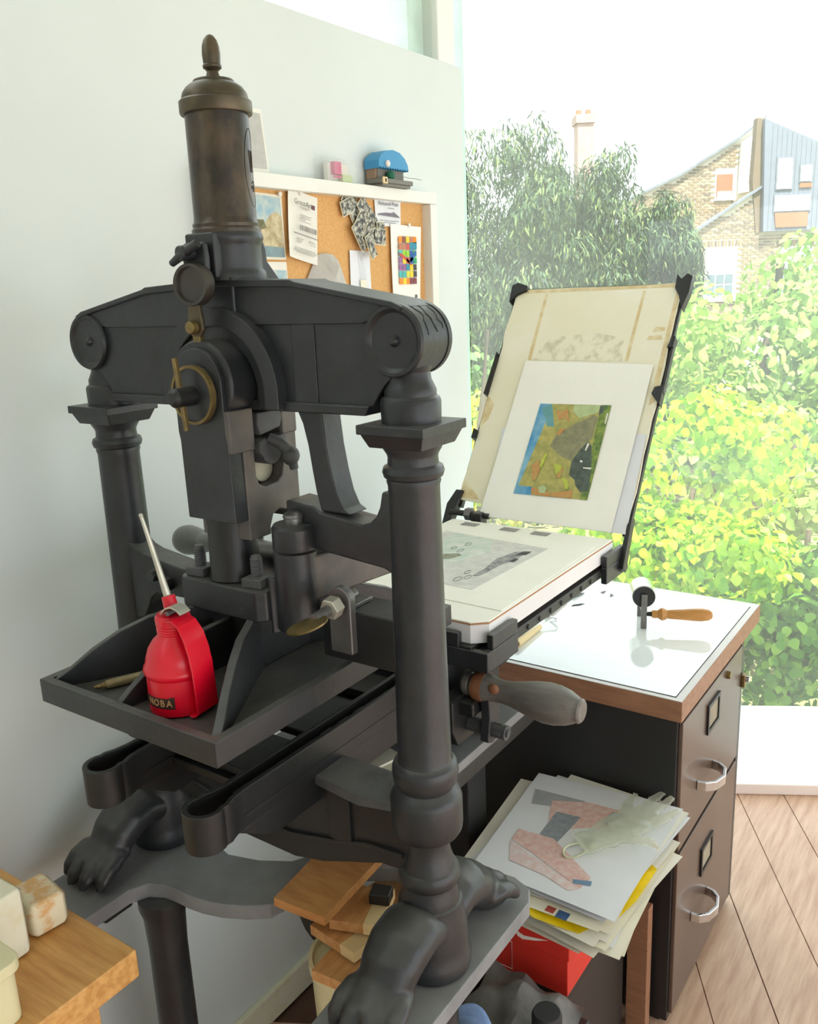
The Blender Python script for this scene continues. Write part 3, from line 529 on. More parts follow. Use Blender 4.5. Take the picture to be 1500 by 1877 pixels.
# rounce: bearing, crank and turned wooden handle
rb = pb(MB().prism([(1.00, 0.90), (1.10, 0.90), (1.10, 0.86), (1.085, 0.822), (1.015, 0.822), (1.00, 0.85)], 'y', 0.640, 0.668), 'rounce_bearing', 'iron_dark', bevel=0.003)
pb(MB().box((1.02, 0.616, 0.872), (1.075, 0.645, 0.895)), 'bearing_cap', 'iron_dark', rb, bevel=0.004)
pb(MB().cyl((1.05, 0.99, 0.846), (1.05, 0.575, 0.846), 0.0115, None, 20), 'rounce_spindle', 'iron_dusty', rb)
pb(MB().lathe([(0.0, 0), (0.05, 0), (0.05, .05), (0.0, .05)], (1.05, 0.74, 0.846), (0, 1, 0), 30), 'girth_drum', 'iron_dark', rb, bevel=0.003)
ck = pb(MB().prism([(1.030, 0.832), (1.045, 0.826), (1.068, 0.832), (1.074, 0.848), (1.062, 0.90), (1.060, 0.922), (1.040, 0.924), (1.034, 0.905), (1.036, 0.87)], 'y', 0.596, 0.612), 'crank', 'iron', bevel=0.003)
pb(MB().cyl((1.05, 0.598, 0.846), (1.05, 0.582, 0.846), 0.0135, None, 4), 'square_nut', 'iron_dusty', ck, bevel=0.0015)
pb(MB().cyl((1.05, 0.584, 0.846), (1.05, 0.572, 0.846), 0.0075, 0.006, 12), 'bolt_end', 'iron_dusty', ck)
hp = [(0.0, 0.648), (0.016, 0.648), (0.0195, 0.643), (0.0195, 0.636), (0.0175, 0.634), (0.0225, 0.629), (0.0245, 0.622), (0.0245, 0.612), (0.0225, 0.602), (0.0195, 0.594), (0.0185, 0.580), (0.020, 0.566), (0.0245, 0.548), (0.0295, 0.528), (0.0322, 0.510), (0.0315, 0.492), (0.0275, 0.476), (0.0215, 0.464), (0.0195, 0.461), (0.0192, 0.456), (0.0165, 0.4535), (0.0, 0.4535)]
hd = pb(MB().lathe([(r * .93, h) for r, h in hp], (1.05, 0, 0.913), (0, 1, 0), 36), 'rounce_handle', 'handle_wood', angle=30)
pb(MB().lathe([(0.0231, 0.6095), (0.0233, 0.614), (0.0233, 0.6205), (0.0215, 0.6275), (0.0205, 0.6275), (0.0205, 0.6095), (0.0231, 0.6095)], (1.05, 0, 0.913), (0, 1, 0), 36, cap=False), 'worn_band', 'handle_worn', hd)
pb(MB().ball((1.0355, 0.5885, 0.921), (0.0065, 0.0095, 0.008)), 'worn_patch', 'handle_worn', hd)
pb(MB().box((1.10, 0.642, 0.802), (1.15, 0.668, 0.95)), 'rail_leg', 'iron_dark', bevel=0.003)
# ---------------------------------------------------------------- stand under the press
st = thing('press_stand', 'dusty cast iron stand with curved top plate and round legs under the printing press', 'stand', (UC, VC, 0.0))
outl = [(.60, .478), (.93, .478), (.955, .49), (.968, .52), (.965, .56), (.955, .60), (.945, .66), (.93, .73), (.88, .79), (.825, .825), (.80, .87), (.786, .92), (.797, .967), (.86, .985), (.95, .985), (.968, 1.02), (.965, 1.07), (.93, 1.10), (.58, 1.10), (.55, 1.07), (.543, 1.03), (.547, 1.0), (.575, .986), (.60, .985), (.647, .984), (.672, .972), (.683, .950), (.686, .925), (.686, .904), (.690, .875), (.699, .845), (.715, .812), (.735, .785), (.80, .767), (.86, .733), (.90, .67), (.89, .615), (.66, .605), (.60, .60), (.575, .58), (.57, .52), (.58, .49)]
M('stand_grey', S(128, 129, 132), 0.55, 0.0, 0.2, 10, 0.15, 90, dust=(S(150, 149, 147), 0.5))
sp = MB().prism(outl, 'z', 0.646, 0.6695).build('stand_top', 'stand_grey', st, bevel=0.002)
for u, v in ((.688, .962), (.70, .545), (.775, 1.085), (.80, .55)):
    MB().lathe([(.036, 0.0), (.032, .02), (.030, .06), (.0285, .56), (.031, .615), (.036, .632), (.036, .646)], (u, v, 0), seg=32).build('leg', 'iron', st)
MB().prism([(.80, .646), (.86, .646), (.86, .50), (.845, .53), (.825, .59)], 'y', .80, .83).build('brace', 'iron_dark', st, bevel=0.003)
MB().prism([(.60, .646), (.66, .646), (.655, .636), (.61, .636)], 'y', .99, 1.09).build('foot_pad', 'iron_dark', st, bevel=0.002)
ss = thing('bed_support_stand', 'low stand with pale grey plate top and square dark post behind the right column', 'stand', (1.10, .70, 0.0))
MB().box((.87, .632, .785), (1.295, .94, .801)).build('top_plate', 'plate_grey', ss, bevel=0.002)
MB().box((.885, .634, .755), (1.28, .66, .785)).build('apron', 'iron_dark', ss, bevel=0.003)
MB().box((1.215, .748, 0.0), (1.282, .81, .785)).build('post', 'iron_dark', ss, bevel=0.004)
MB().prism([(1.16, .785), (1.292, .785), (1.29, .76), (1.28, .72), (1.215, .72), (1.20, .76)], 'y', .75, .775).build('bracket', 'iron', ss, bevel=0.003)
for k, (u, v, a) in enumerate(((.918, .722, 20), (.945, .742, -15))):
    m = MB(); r = rot('Z', a)
    m.box((u - .03, v - .022, .8015 + k * .004), (u + .03, v + .022, .805 + k * .004), r)
    setp(m.build('paper_scrap', 'paper_cream', loc=(u, v, .80)), ('folded cream paper scrap lying flat on the grey plate under the rails', 'upper cream paper scrap on the grey plate under the rails')[k], 'paper')

# ---------------------------------------------------------------- oil can and grease nozzle on the platen
CU, CV = 0.600, 0.755
oc = thing('oil_can', 'glossy red pump oil can with thin metal spout standing on the platen', 'oil can', (CU, CV, 1.0455))
def ob(mb, n, m='red_paint', p=None, **k): return mb.build(n, m, p or oc, **k)
cb = ob(MB().lathe([(0, 1.0455), (.0335, 1.0455), (.0362, 1.0475), (.0364, 1.051), (.0364, 1.089), (.0382, 1.0915), (.0392, 1.0950), (.0384, 1.0985), (.0364, 1.101), (.0350, 1.108), (.0315, 1.119), (.0255, 1.128), (.0195, 1.1335), (.0180, 1.136), (.0190, 1.1375), (.0182, 1.139), (.0192, 1.1405), (.0182, 1.142), (.0192, 1.1435), (.0184, 1.1455), (.0196, 1.147), (.0198, 1.155), (.0175, 1.158), (0, 1.159)], (CU, CV, 0), seg=48), 'body', angle=30)
ob(MB().cyl((CU + .004, CV + .004, 1.155), (CU + .005, CV + .010, 1.176), .0085, .0075, 20), 'pump_top', bevel=0.001)
tip = (CU - .005, CV + .028, 1.270)
ob(MB().tube([(CU + .005, CV + .010, 1.173), (CU + .003, CV + .0145, 1.195), (CU - .001, CV + .0215, 1.235), tip], [.0045, .0038, .0028, .0021], 12).ball(tip, .0026), 'spout', 'nickel')
# strap handle on the window side
def strap(pts, w, t, dirw):
    m = MB(); n = len(pts); d = Vector(dirw).normalized(); vs = []
    for i, p in enumerate(pts):
        p = Vector(p); tg_ = (Vector(pts[min(i + 1, n - 1)]) - Vector(pts[max(i - 1, 0)])).normalized(); nn = tg_.cross(d).normalized(); ww = w[i] if isinstance(w, list) else w
        vs += [p + d * ww / 2 + nn * t / 2, p - d * ww / 2 + nn * t / 2, p - d * ww / 2 - nn * t / 2, p + d * ww / 2 - nn * t / 2]
    fs = [tuple(i * 4 + k for k in (0, 1, 2, 3)) for i in (0, n - 1)]
    for i in range(n - 1):
        for k in range(4): q = (k + 1) % 4; fs.append((i * 4 + k, i * 4 + q, i * 4 + 4 + q, i * 4 + 4 + k))
    return m.add(vs, fs)
HD = Vector((0.12, -0.99, 0)).normalized(); HW = Vector((0.99, 0.12, 0))
hpts = [(0.004, 1.156), (0.018, 1.158), (0.028, 1.153), (0.036, 1.140), (0.0415, 1.122), (0.0445, 1.10), (0.046, 1.075), (0.0465, 1.053), (0.041, 1.049), (0.034, 1.049)]
ob(strap([(CU - .008 + HD.x * d, CV + HD.y * d, z) for d, z in hpts], [.026, .028, .030, .033, .034, .034, .034, .034, .034, .034], .002, HW), 'strap_handle', bevel=0.0006)
ob(strap([(CU - .004 + HD.x * d, CV + HD.y * d, z) for d, z in ((-.006, 1.160), (.002, 1.1675), (.010, 1.170), (.018, 1.168), (.024, 1.163))], .017, .0016, HW), 'thumb_lever', 'nickel', bevel=0.0005)
ob(MB().cyl((CU - .012, CV - .006, 1.162), (CU + .010, CV - .004, 1.163), .003, None, 10), 'lever_pin', 'steel')
lab = MB(); a0, a1 = -236, -141; nn = 16; vs = []
for i in range(nn + 1):
    a = math.radians(a0 + (a1 - a0) * i / nn)
    for z in (1.0575, 1.0705): vs.append((CU + .0369 * math.cos(a), CV + .0369 * math.sin(a), z + (.0015 if i > nn - 2 and z > 1.06 else 0)))
lb = lab.add(vs, [(2 * i, 2 * i + 2, 2 * i + 3, 2 * i + 1) for i in range(nn)]).build('label_strip', 'dark_label', cb)
for ch_, a in zip('NOBA', (-191, -177, -164, -151)):
    a = math.radians(a); text('letter', ch_, 0.0115, (CU + .0370 * math.cos(a), CV + .0370 * math.sin(a), 1.064), 'gold_print', lb, 90, math.degrees(a) + 90, extrude=0.0002, font_scale=0.9)
gn = thing('grease_nozzle', 'thin worn brass nozzle lying on the platen left of the red oil can', 'nozzle', (.60, .86, 1.0455))
gd = Vector((.060, -.028, 0)).normalized(); g0 = Vector((.568, .875, 1.0512))
MB().cyl(g0 + gd * .014, g0 + gd * .085, .0058, .0064, 18).build('barrel', 'old_brass', gn)
MB().lathe([(.0016, 0), (.0022, .003), (.003, .004), (.003, .008), (.0042, .009), (.0042, .012), (.0052, .0125), (.0052, .015)], g0, gd, 16).build('tip', 'brass', gn)

# ---------------------------------------------------------------- cork board and what is pinned to it
VB = 1.150
def W(u, z): k = VB / 1.165; return (u * k, 1.5 + (z - 1.5) * k)
cbd = thing('cork_board', 'cork pin board in a white painted frame hanging on the left wall', 'notice board', (1.43, 1.17, 1.42))
MB().box((1.10, 1.155, 1.44), (1.745, 1.169, 1.70)).build('cork_panel', 'cork', cbd)
for lo, hi in (((1.07, 1.132, 1.6875), (1.768, 1.169, 1.7125)), ((1.07, 1.132, 1.415), (1.768, 1.169, 1.44)), ((1.742, 1.132, 1.4405), (1.768, 1.169, 1.687)), ((1.07, 1.132, 1.4405), (1.096, 1.169, 1.687))):
    MB().box(lo, hi).build('frame_rail', 'white_frame', cbd, bevel=0.0015)
def pinned(name, label, cat, quad, mat, d=0.0, t=0.0008, curl=0.0, group=None, nx=8):
    """thin sheet standing off the cork; quad = TL, TR, BR, BL in wall coordinates"""
    tl, tr, br_, bl = [Vector(W(*q)) for q in quad]; m = MB(); vs = []
    for j in range(nx + 1):
        for i in range(nx + 1):
            a, b = i / nx, j / nx; p = (tl * (1 - a) + tr * a) * (1 - b) + (bl * (1 - a) + br_ * a) * b
            vs.append((p.x, 1.1535 - d - curl * (b ** 2) * (1 - .5 * a) - curl * .5 * (abs(2 * a - 1) ** 3), p.y))
    n = len(vs); vs += [(x, y - t, z) for x, y, z in vs]; fs = []; R = nx + 1
    for j in range(nx):
        for i in range(nx): q = j * R + i; fs += [(q, q + 1, q + R + 1, q + R), (n + q, n + q + R, n + q + R + 1, n + q + 1)]
    rimv = [i for i in range(R)] + [j * R + nx for j in range(1, R)] + [nx * R + i for i in range(nx - 1, -1, -1)] + [j * R for j in range(nx - 1, 0, -1)]
    for a, b in zip(rimv, rimv[1:] + rimv[:1]): fs.append((a, b, n + b, n + a))
    c = W(*quad[0]); o = m.add(vs, fs).build(name, mat, loc=(c[0], 1.1535, c[1]))
    return setp(o, label, cat, group)
DK = [0]
def deco(par, poly, mat, name='print', d=0.0016, raw=False):
    DK[0] += 1; d = d + (DK[0] % 12) * .00008
    pts = [p if raw else W(*p) for p in poly]
    return MB().prism(pts, 'y', 1.1535 - d - .0002, 1.1535 - d).build(name, mat, par, flat=True)
def pin(par, u, z, mat='card_white'):
    p = W(u, z); MB().lathe([(0, 0), (.0022, .0), (.0022, .002), (.0045, .0045), (.0045, .006), (0, .0068)], (p[0], 1.152, p[1]), (0, -1, 0), 12).build('push_pin', mat, par)
M('sky_wash', S(150, 186, 204), 0.8, 0, 0.1, 40, col2=S(206, 216, 206)); M('cliff_wash', S(216, 204, 168), 0.8, 0, 0.2, 60, col2=S(176, 160, 122)); M('sea_wash', S(136, 160, 166), 0.8, 0, 0.1, 60); M('bush_wash', S(120, 120, 90), 0.8, 0, 0.3, 80)
pc = pinned('postcard', 'painted postcard of pale cliffs under a blue sky on the cork board', 'postcard', [(1.19, 1.684), (1.286, 1.682), (1.287, 1.566), (1.19, 1.567)], 'paper_cream')
deco(pc, [(1.195, 1.680), (1.281, 1.677), (1.282, 1.625), (1.195, 1.632)], 'sky_wash'); deco(pc, [(1.195, 1.632), (1.235, 1.63), (1.25, 1.645), (1.265, 1.652), (1.281, 1.645), (1.2825, 1.588), (1.195, 1.592)], 'cliff_wash'); deco(pc, [(1.195, 1.592), (1.2825, 1.588), (1.283, 1.570), (1.195, 1.572)], 'sea_wash'); deco(pc, [(1.215, 1.636), (1.232, 1.637), (1.238, 1.622), (1.218, 1.618)], 'bush_wash', d=0.002)
pin(pc, 1.277, 1.683)
pc2 = pinned('postcard', 'white postcard with a pale blue strip below the cliff postcard', 'postcard', [(1.20, 1.562), (1.287, 1.562), (1.289, 1.49), (1.20, 1.49)], 'paper'); deco(pc2, [(1.205, 1.548), (1.284, 1.546), (1.286, 1.52), (1.205, 1.52)], 'sky_wash')
iv = pinned('invoice', 'tall white invoice with a barcode curling off the cork board', 'paper', [(1.299, 1.698), (1.382, 1.682), (1.366, 1.555), (1.284, 1.572)], 'paper', 0.004, curl=0.006)
ivt = lambda a, b: (1.299 * (1 - a) * (1 - b) + 1.382 * a * (1 - b) + 1.366 * a * b + 1.284 * (1 - a) * b, (1.698 * (1 - a) + 1.682 * a) * (1 - b) + (1.555 * a + 1.572 * (1 - a)) * b)
def ivq(a0, b0, a1, b1, mat, name='print'): deco(iv, [ivt(a0, b0), ivt(a1, b0), ivt(a1, b1), ivt(a0, b1)], mat, name, d=0.0155)
p = W(*ivt(.40, .185)); text('heading', 'GreatArt', 0.0135, (p[0], 1.1375, p[1]), 'ink_grey', iv, 90, ry=10, extrude=0.0001)
M('logo_maroon', S(110, 70, 84), 0.7); ivq(.68, .16, .80, .225, 'logo_maroon', 'logo')
for b, a0, a1 in ((.245, .3, .62), (.262, .36, .55), (.35, .3, .7), (.37, .3, .62), (.39, .3, .66), (.41, .3, .5), (.44, .3, .68), (.63, .1, .9), (.64, .1, .95), (.70, .2, .45), (.72, .2, .4), (.74, .2, .38), (.76, .2, .35), (.70, .6, .8), (.72, .6, .85), (.75, .65, .85), (.84, .12, .85), (.86, .12, .9), (.88, .1, .88), (.90, .2, .8)): ivq(a0, b, a1, b + .006, 'ink_grey', 'text_line')
a = .3
while a < .88:
    w_ = random.choice((.008, .012, .02)); ivq(a, .50, a + w_, .575, 'ink_grey', 'barcode_bar'); a += w_ + random.choice((.01, .014, .02))
pin(iv, 1.335, 1.688)
M('photo_dark', S(46, 44, 40), 0.4, 0, 0.5, 110, col2=S(190, 186, 168), lo=0.44, hi=0.58)
M('photo_edge', S(226, 222, 198), 0.5)
PHL = ('small black and white photograph at the very top of the fanned cluster', 'tilted black and white photograph second from the top of the fanned cluster', 'black and white photograph at the left edge of the fanned cluster', 'black and white photograph at the upper right of the fanned cluster', 'black and white photograph pointing at the white card from the fanned cluster', 'black and white photograph in the middle of the fanned cluster', 'black and white photograph at the lower left of the fanned cluster', 'black and white photograph below the middle of the fanned cluster', 'level black and white photograph at the lower right of the fanned cluster', 'smallest black and white photograph just above the level one in the cluster', 'black and white photograph hanging lowest over the envelope')
for k, (u, z, w_, h_, a) in enumerate(((1.462, 1.677, .036, .028, -50), (1.480, 1.662, .050, .036, -62), (1.455, 1.668, .030, .040, -70), (1.512, 1.664, .050, .034, -52), (1.534, 1.645, .050, .030, -48), (1.500, 1.632, .052, .036, -40), (1.486, 1.612, .060, .030, -55), (1.515, 1.612, .040, .040, -35), (1.548, 1.612, .042, .034, -3), (1.551, 1.634, .026, .018, 4), (1.512, 1.592, .050, .022, -62))):
    r = math.radians(a); c_, s_ = math.cos(r), math.sin(r); k2 = 1.165 / 1.15
    def q(x, y): return (1.0 / (VB / 1.165) * 1.0 * (u + c_ * x - s_ * y), 1.5 + (z + s_ * x + c_ * y - 1.5) * k2)
    o = pinned('photograph', PHL[k], 'photograph', [q(-w_ / 2, h_ / 2), q(w_ / 2, h_ / 2), q(w_ / 2, -h_ / 2), q(-w_ / 2, -h_ / 2)], 'photo_edge', 0.003 + .0016 * k, curl=0.001, group='photograph cluster on the cork board', nx=2)
    deco(o, [q(-w_ / 2 + .002, h_ / 2 - .002), q(w_ / 2 - .002, h_ / 2 - .002), q(w_ / 2 - .002, -h_ / 2 + .002), q(-w_ / 2 + .002, -h_ / 2 + .002)], 'photo_dark', 'picture', d=0.0055 + .0016 * k)
cd = pinned('business_card', 'white card with grey script and a dark hill outline on the cork board', 'card', [(1.576, 1.696), (1.673, 1.694), (1.669, 1.636), (1.577, 1.639)], 'paper_cool', 0.001, curl=0.001)
p = W(1.624, 1.684); text('heading', 'Parksands Press', 0.0115, (p[0], 1.1495, p[1]), 'ink_grey', cd, 90, shear=0.25, extrude=0.0001)
M('hill_ink', S(128, 122, 134), 0.8, 0, 0.15, 60); deco(cd, [(1.585, 1.662), (1.597, 1.664), (1.615, 1.6655), (1.635, 1.665), (1.643, 1.668), (1.652, 1.664), (1.667, 1.6565), (1.585, 1.660)], 'hill_ink', 'hill', d=0.004)
for z, a, b in ((1.650, 1.59, 1.662), (1.646, 1.592, 1.65), (1.676, 1.622, 1.645)): deco(cd, [(a, z), (b, z - .001), (b, z - .002), (a, z - .001)], 'ink_grey', 'text_line', d=0.004)
gp = pinned('grid_print', 'tall cream sheet with a bright mosaic of coloured squares on the cork board', 'print', [(1.627, 1.643), (1.747, 1.640), (1.731, 1.481), (1.622, 1.485)], 'paper_print', 0.003, curl=0.003)
TC = {'o': (240, 150, 60), 'm': (150, 90, 80), 'y': (250, 215, 60), 't': (200, 130, 100), 'O': (240, 140, 30), 'b': (60, 150, 175), 'g': (160, 210, 70), 'r': (205, 90, 80), 'p': (160, 110, 165), 'n': (60, 170, 120), 'k': (80, 78, 84), 'd': (140, 75, 85), 'B': (50, 100, 180), 'c': (90, 190, 190), 'l': (225, 225, 90)}
for c_, v_ in TC.items(): M('tile_' + c_, S(*v_), 0.7, 0, 0.06, 60)
for r_, row in enumerate(('omytO', 'ttrbb', 'cggBn', 'pyrBn', 'ppbyk', 'cclyk', 'oyodd')):
    for c_, t_ in enumerate(row):
        u0 = 1.652 + c_ * .0142 - r_ * .0006; z1 = 1.6175 - r_ * .0150
        deco(gp, [(u0, z1), (u0 + .0128, z1), (u0 + .0128, z1 - .0135), (u0, z1 - .0135)], 'tile_' + t_, 'tile', d=0.0075)
for poly, t_ in (([(1.664, 1.602), (1.69, 1.604), (1.722, 1.606), (1.722, 1.591), (1.664, 1.592)], 'b'), ([(1.651, 1.582), (1.663, 1.580), (1.70, 1.560), (1.699, 1.554), (1.68, 1.564), (1.651, 1.577)], 'r'), ([(1.69, 1.566), (1.718, 1.588), (1.720, 1.58), (1.697, 1.562)], 'B')): deco(gp, poly, 'tile_' + t_, 'stroke', d=0.0079)
pin(gp, 1.698, 1.642); pin(gp, 1.715, 1.486, 'ink_grey')
en = pinned('envelope', 'narrow bluish white envelope hanging at the foot of the photograph cluster', 'envelope', [(1.481, 1.586), (1.549, 1.584), (1.549, 1.47), (1.477, 1.47)], 'paper_cool', 0.002)
deco(en, [(1.505, 1.584), (1.530, 1.583), (1.532, 1.525), (1.512, 1.525)], 'clear_plastic', 'film', d=0.005); deco(en, [(1.508, 1.526), (1.530, 1.526), (1.530, 1.48), (1.508, 1.48)], 'paper_cream', 'slip', d=0.0055)
tz = []; tm = MB(); base = [(1.372, 1.573), (1.385, 1.578), (1.405, 1.579), (1.425, 1.576), (1.440, 1.566), (1.450, 1.548), (1.462, 1.52), (1.475, 1.46), (1.33, 1.46), (1.322, 1.508), (1.345, 1.535)]
vs = [(*W(1.40, 1.535), 0)]; vs = [(W(1.40, 1.53)[0], 1.128, W(1.40, 1.53)[1])]
for i, p in enumerate(base): q = W(*p); vs.append((q[0], 1.150, q[1]))
for i, p in enumerate(base): q = W(1.40 + (p[0] - 1.40) * .55, 1.53 + (p[1] - 1.53) * .6); vs.append((q[0], 1.136 + random.uniform(-.007, .007), q[1]))
nb = len(base); fs = []
for i in range(nb): j = (i + 1) % nb; fs += [(1 + i, 1 + j, 1 + nb + j), (1 + i, 1 + nb + j, 1 + nb + i), (0, 1 + nb + i, 1 + nb + j)]
setp(tm.add(vs, fs).build('tissue_sheet', 'tissue', loc=(1.38, 1.15, 1.5), flat=True), 'crumpled grey tissue sheet low on the cork board', 'tissue')
sc = pinned('paper_scrap', 'tiny white paper corner at the lower right of the cork board', 'paper', [(1.742, 1.482), (1.758, 1.47), (1.75, 1.462), (1.738, 1.468)], 'paper', nx=2)
# on top of the frame
ns = thing('leaflet', 'grey printed leaflet propped on the cork board frame behind the bronze cylinder', 'leaflet', (1.18, 1.15, 1.7125))
MB().hexa([(1.10, 1.150, 1.7128), (1.240, 1.150, 1.7128), (1.240, 1.152, 1.7128), (1.10, 1.152, 1.7128)], [(1.10, 1.16, 1.822), (1.240, 1.16, 1.823), (1.240, 1.162, 1.823), (1.10, 1.162, 1.822)]).build('sheet', 'paper', ns)
M('grey_print', S(190, 190, 186), 0.8, 0, 0.06, 60); MB().hexa([(1.11, 1.1485, 1.722), (1.234, 1.1485, 1.722), (1.234, 1.1500, 1.722), (1.11, 1.1500, 1.722)], [(1.112, 1.157, 1.815), (1.234, 1.157, 1.815), (1.234, 1.1585, 1.815), (1.112, 1.1585, 1.815)]).build('print', 'grey_print', ns)
pbx = thing('plastic_box', 'small clear plastic box with pink and green scraps on the cork board frame', 'box', (1.43, 1.15, 1.7125))
MB().box((1.385, 1.133, 1.7128), (1.475, 1.166, 1.754)).build('shell', 'clear_plastic', pbx, bevel=0.001)
M('pink', S(214, 90, 130), 0.6); M('lime', S(190, 205, 150), 0.6)
MB().box((1.415, 1.14, 1.727), (1.436, 1.15, 1.750)).build('pink_scrap', 'pink', pbx); MB().box((1.436, 1.138, 1.7135), (1.466, 1.158, 1.727)).build('green_scrap', 'lime', pbx); MB().box((1.405, 1.150, 1.7135), (1.47, 1.16, 1.748)).build('card', 'paper', pbx); MB().box((1.408, 1.136, 1.720), (1.43, 1.139, 1.723)).build('ribbon', 'pink', pbx)
tb = thing('toy_beach_hut', 'little wooden beach hut model with blue rounded roof on the cork board frame', 'model', (1.60, 1.15, 1.7125))
MB().box((1.548, 1.122, 1.7128), (1.650, 1.158, 1.7185)).build('base', 'toy_grey', tb, bevel=0.001); MB().box((1.543, 1.119, 1.7185), (1.656, 1.160, 1.7275)).build('deck', 'toy_grey', tb, bevel=0.001)
MB().box((1.545, 1.138, 1.7275), (1.648, 1.162, 1.762)).build('hut_wall', 'toy_tan', tb, bevel=0.001)
MB().box((1.551, 1.1365, 1.7275), (1.645, 1.1385, 1.752)).build('front_wall', 'toy_grey', tb)
roof = [(1.651, 1.747)] + [(1.651 - i * .0089 - .00445 * h, 1.747 + (.004 if h else 0)) for i in range(12) for h in (0, 1)][1:] + [(1.543, 1.747), (1.543, 1.763), (1.552, 1.774), (1.572, 1.7835), (1.597, 1.7865), (1.62, 1.783), (1.638, 1.773), (1.649, 1.76)]
MB().prism(roof, 'y', 1.126, 1.164).build('roof', 'toy_blue', tb, bevel=0.0008)
MB().lathe([(0, 0), (.007, 0), (.007, .003), (.005, .005), (0, .0055)], (1.572, 1.126, 1.7575), (0, -1, 0), 18).build('button', 'card_white', tb)
MB().ball((1.585, 1.128, 1.7355), .0098).build('green_ball', 'toy_green', tb)
MB().box((1.5435, 1.1165, 1.7165), (1.559, 1.1192, 1.7295)).build('panel', 'board_pale', tb, bevel=0.0005); MB().box((1.550, 1.1155, 1.7195), (1.554, 1.1166, 1.7265)).build('door', 'ink_black', tb)
MB().tube([(1.594, 1.126, 1.7365), (1.62, 1.124, 1.736), (1.65, 1.123, 1.734), (1.665, 1.122, 1.7345), (1.69, 1.12, 1.733)], .0006, 5).build('wire', 'ink_grey', tb)

# ---------------------------------------------------------------- sheets on the tympan and on the bed
def tsheet(poly, d, t, name, mat, label, cat):
    n = 10; tl, tr, br_, bl = [Vector(p) for p in poly]; vs = []
    for j in range(n + 1):
        for i in range(n + 1):
            a, b = i / n, j / n; p = (tl * (1 - a) + tr * a) * (1 - b) + (bl * (1 - a) + br_ * a) * b
            vs.append(Vector(ty(p.x, p.y, d + .006 * b * b)))
    N_ = len(vs); vs += [v - TN * t for v in vs]; R = n + 1; fs = []
    for j in range(n):
        for i in range(n): q = j * R + i; fs += [(q, q + 1, q + R + 1, q + R), (N_ + q, N_ + q + R, N_ + q + R + 1, N_ + q + 1)]
    o = MB().add(vs, fs).build(name, mat, loc=ty(.77, .01, d)); return setp(o, label, cat)
tsheet([(.930, .232), (.602, .236), (.594, .020), (.912, .020)], .002, .0006, 'backing_sheet', 'paper_cool', 'plain white sheet tucked behind the colour print on the tympan', 'paper')
pr = tsheet([(.916, .397), (.620, .391), (.624, .020), (.924, .020)], .0045, .0008, 'colour_print', 'paper_print', 'white sheet with a colourful landscape print leaning on the tympan', 'print')
M('pr_olive', S(160, 158, 96), 0.7, 0, 0.2, 60, col2=S(196, 186, 110)); M('pr_blue', S(70, 146, 196), 0.7, 0, 0.2, 30, col2=S(140, 190, 214)); M('pr_light', S(176, 208, 216), 0.7, 0, 0.1, 40); M('pr_teal', S(110, 166, 172), 0.7, 0, 0.1, 40)
M('pr_grey', S(130, 132, 104), 0.7, 0, 0.2, 70, col2=S(156, 152, 118)); M('pr_dark', S(84, 96, 88), 0.7, 0, 0.3, 80); M('pr_green', S(80, 110, 66), 0.7, 0, 0.3, 60, col2=S(150, 170, 80)); M('pr_lime', S(190, 200, 84), 0.7, 0, 0.15, 60); M('pr_orange', S(206, 136, 82), 0.7, 0, 0.2, 90, col2=S(190, 168, 104)); M('pr_pale', S(188, 204, 152), 0.7, 0, 0.1, 60); M('pr_white', S(240, 238, 226), 0.7)
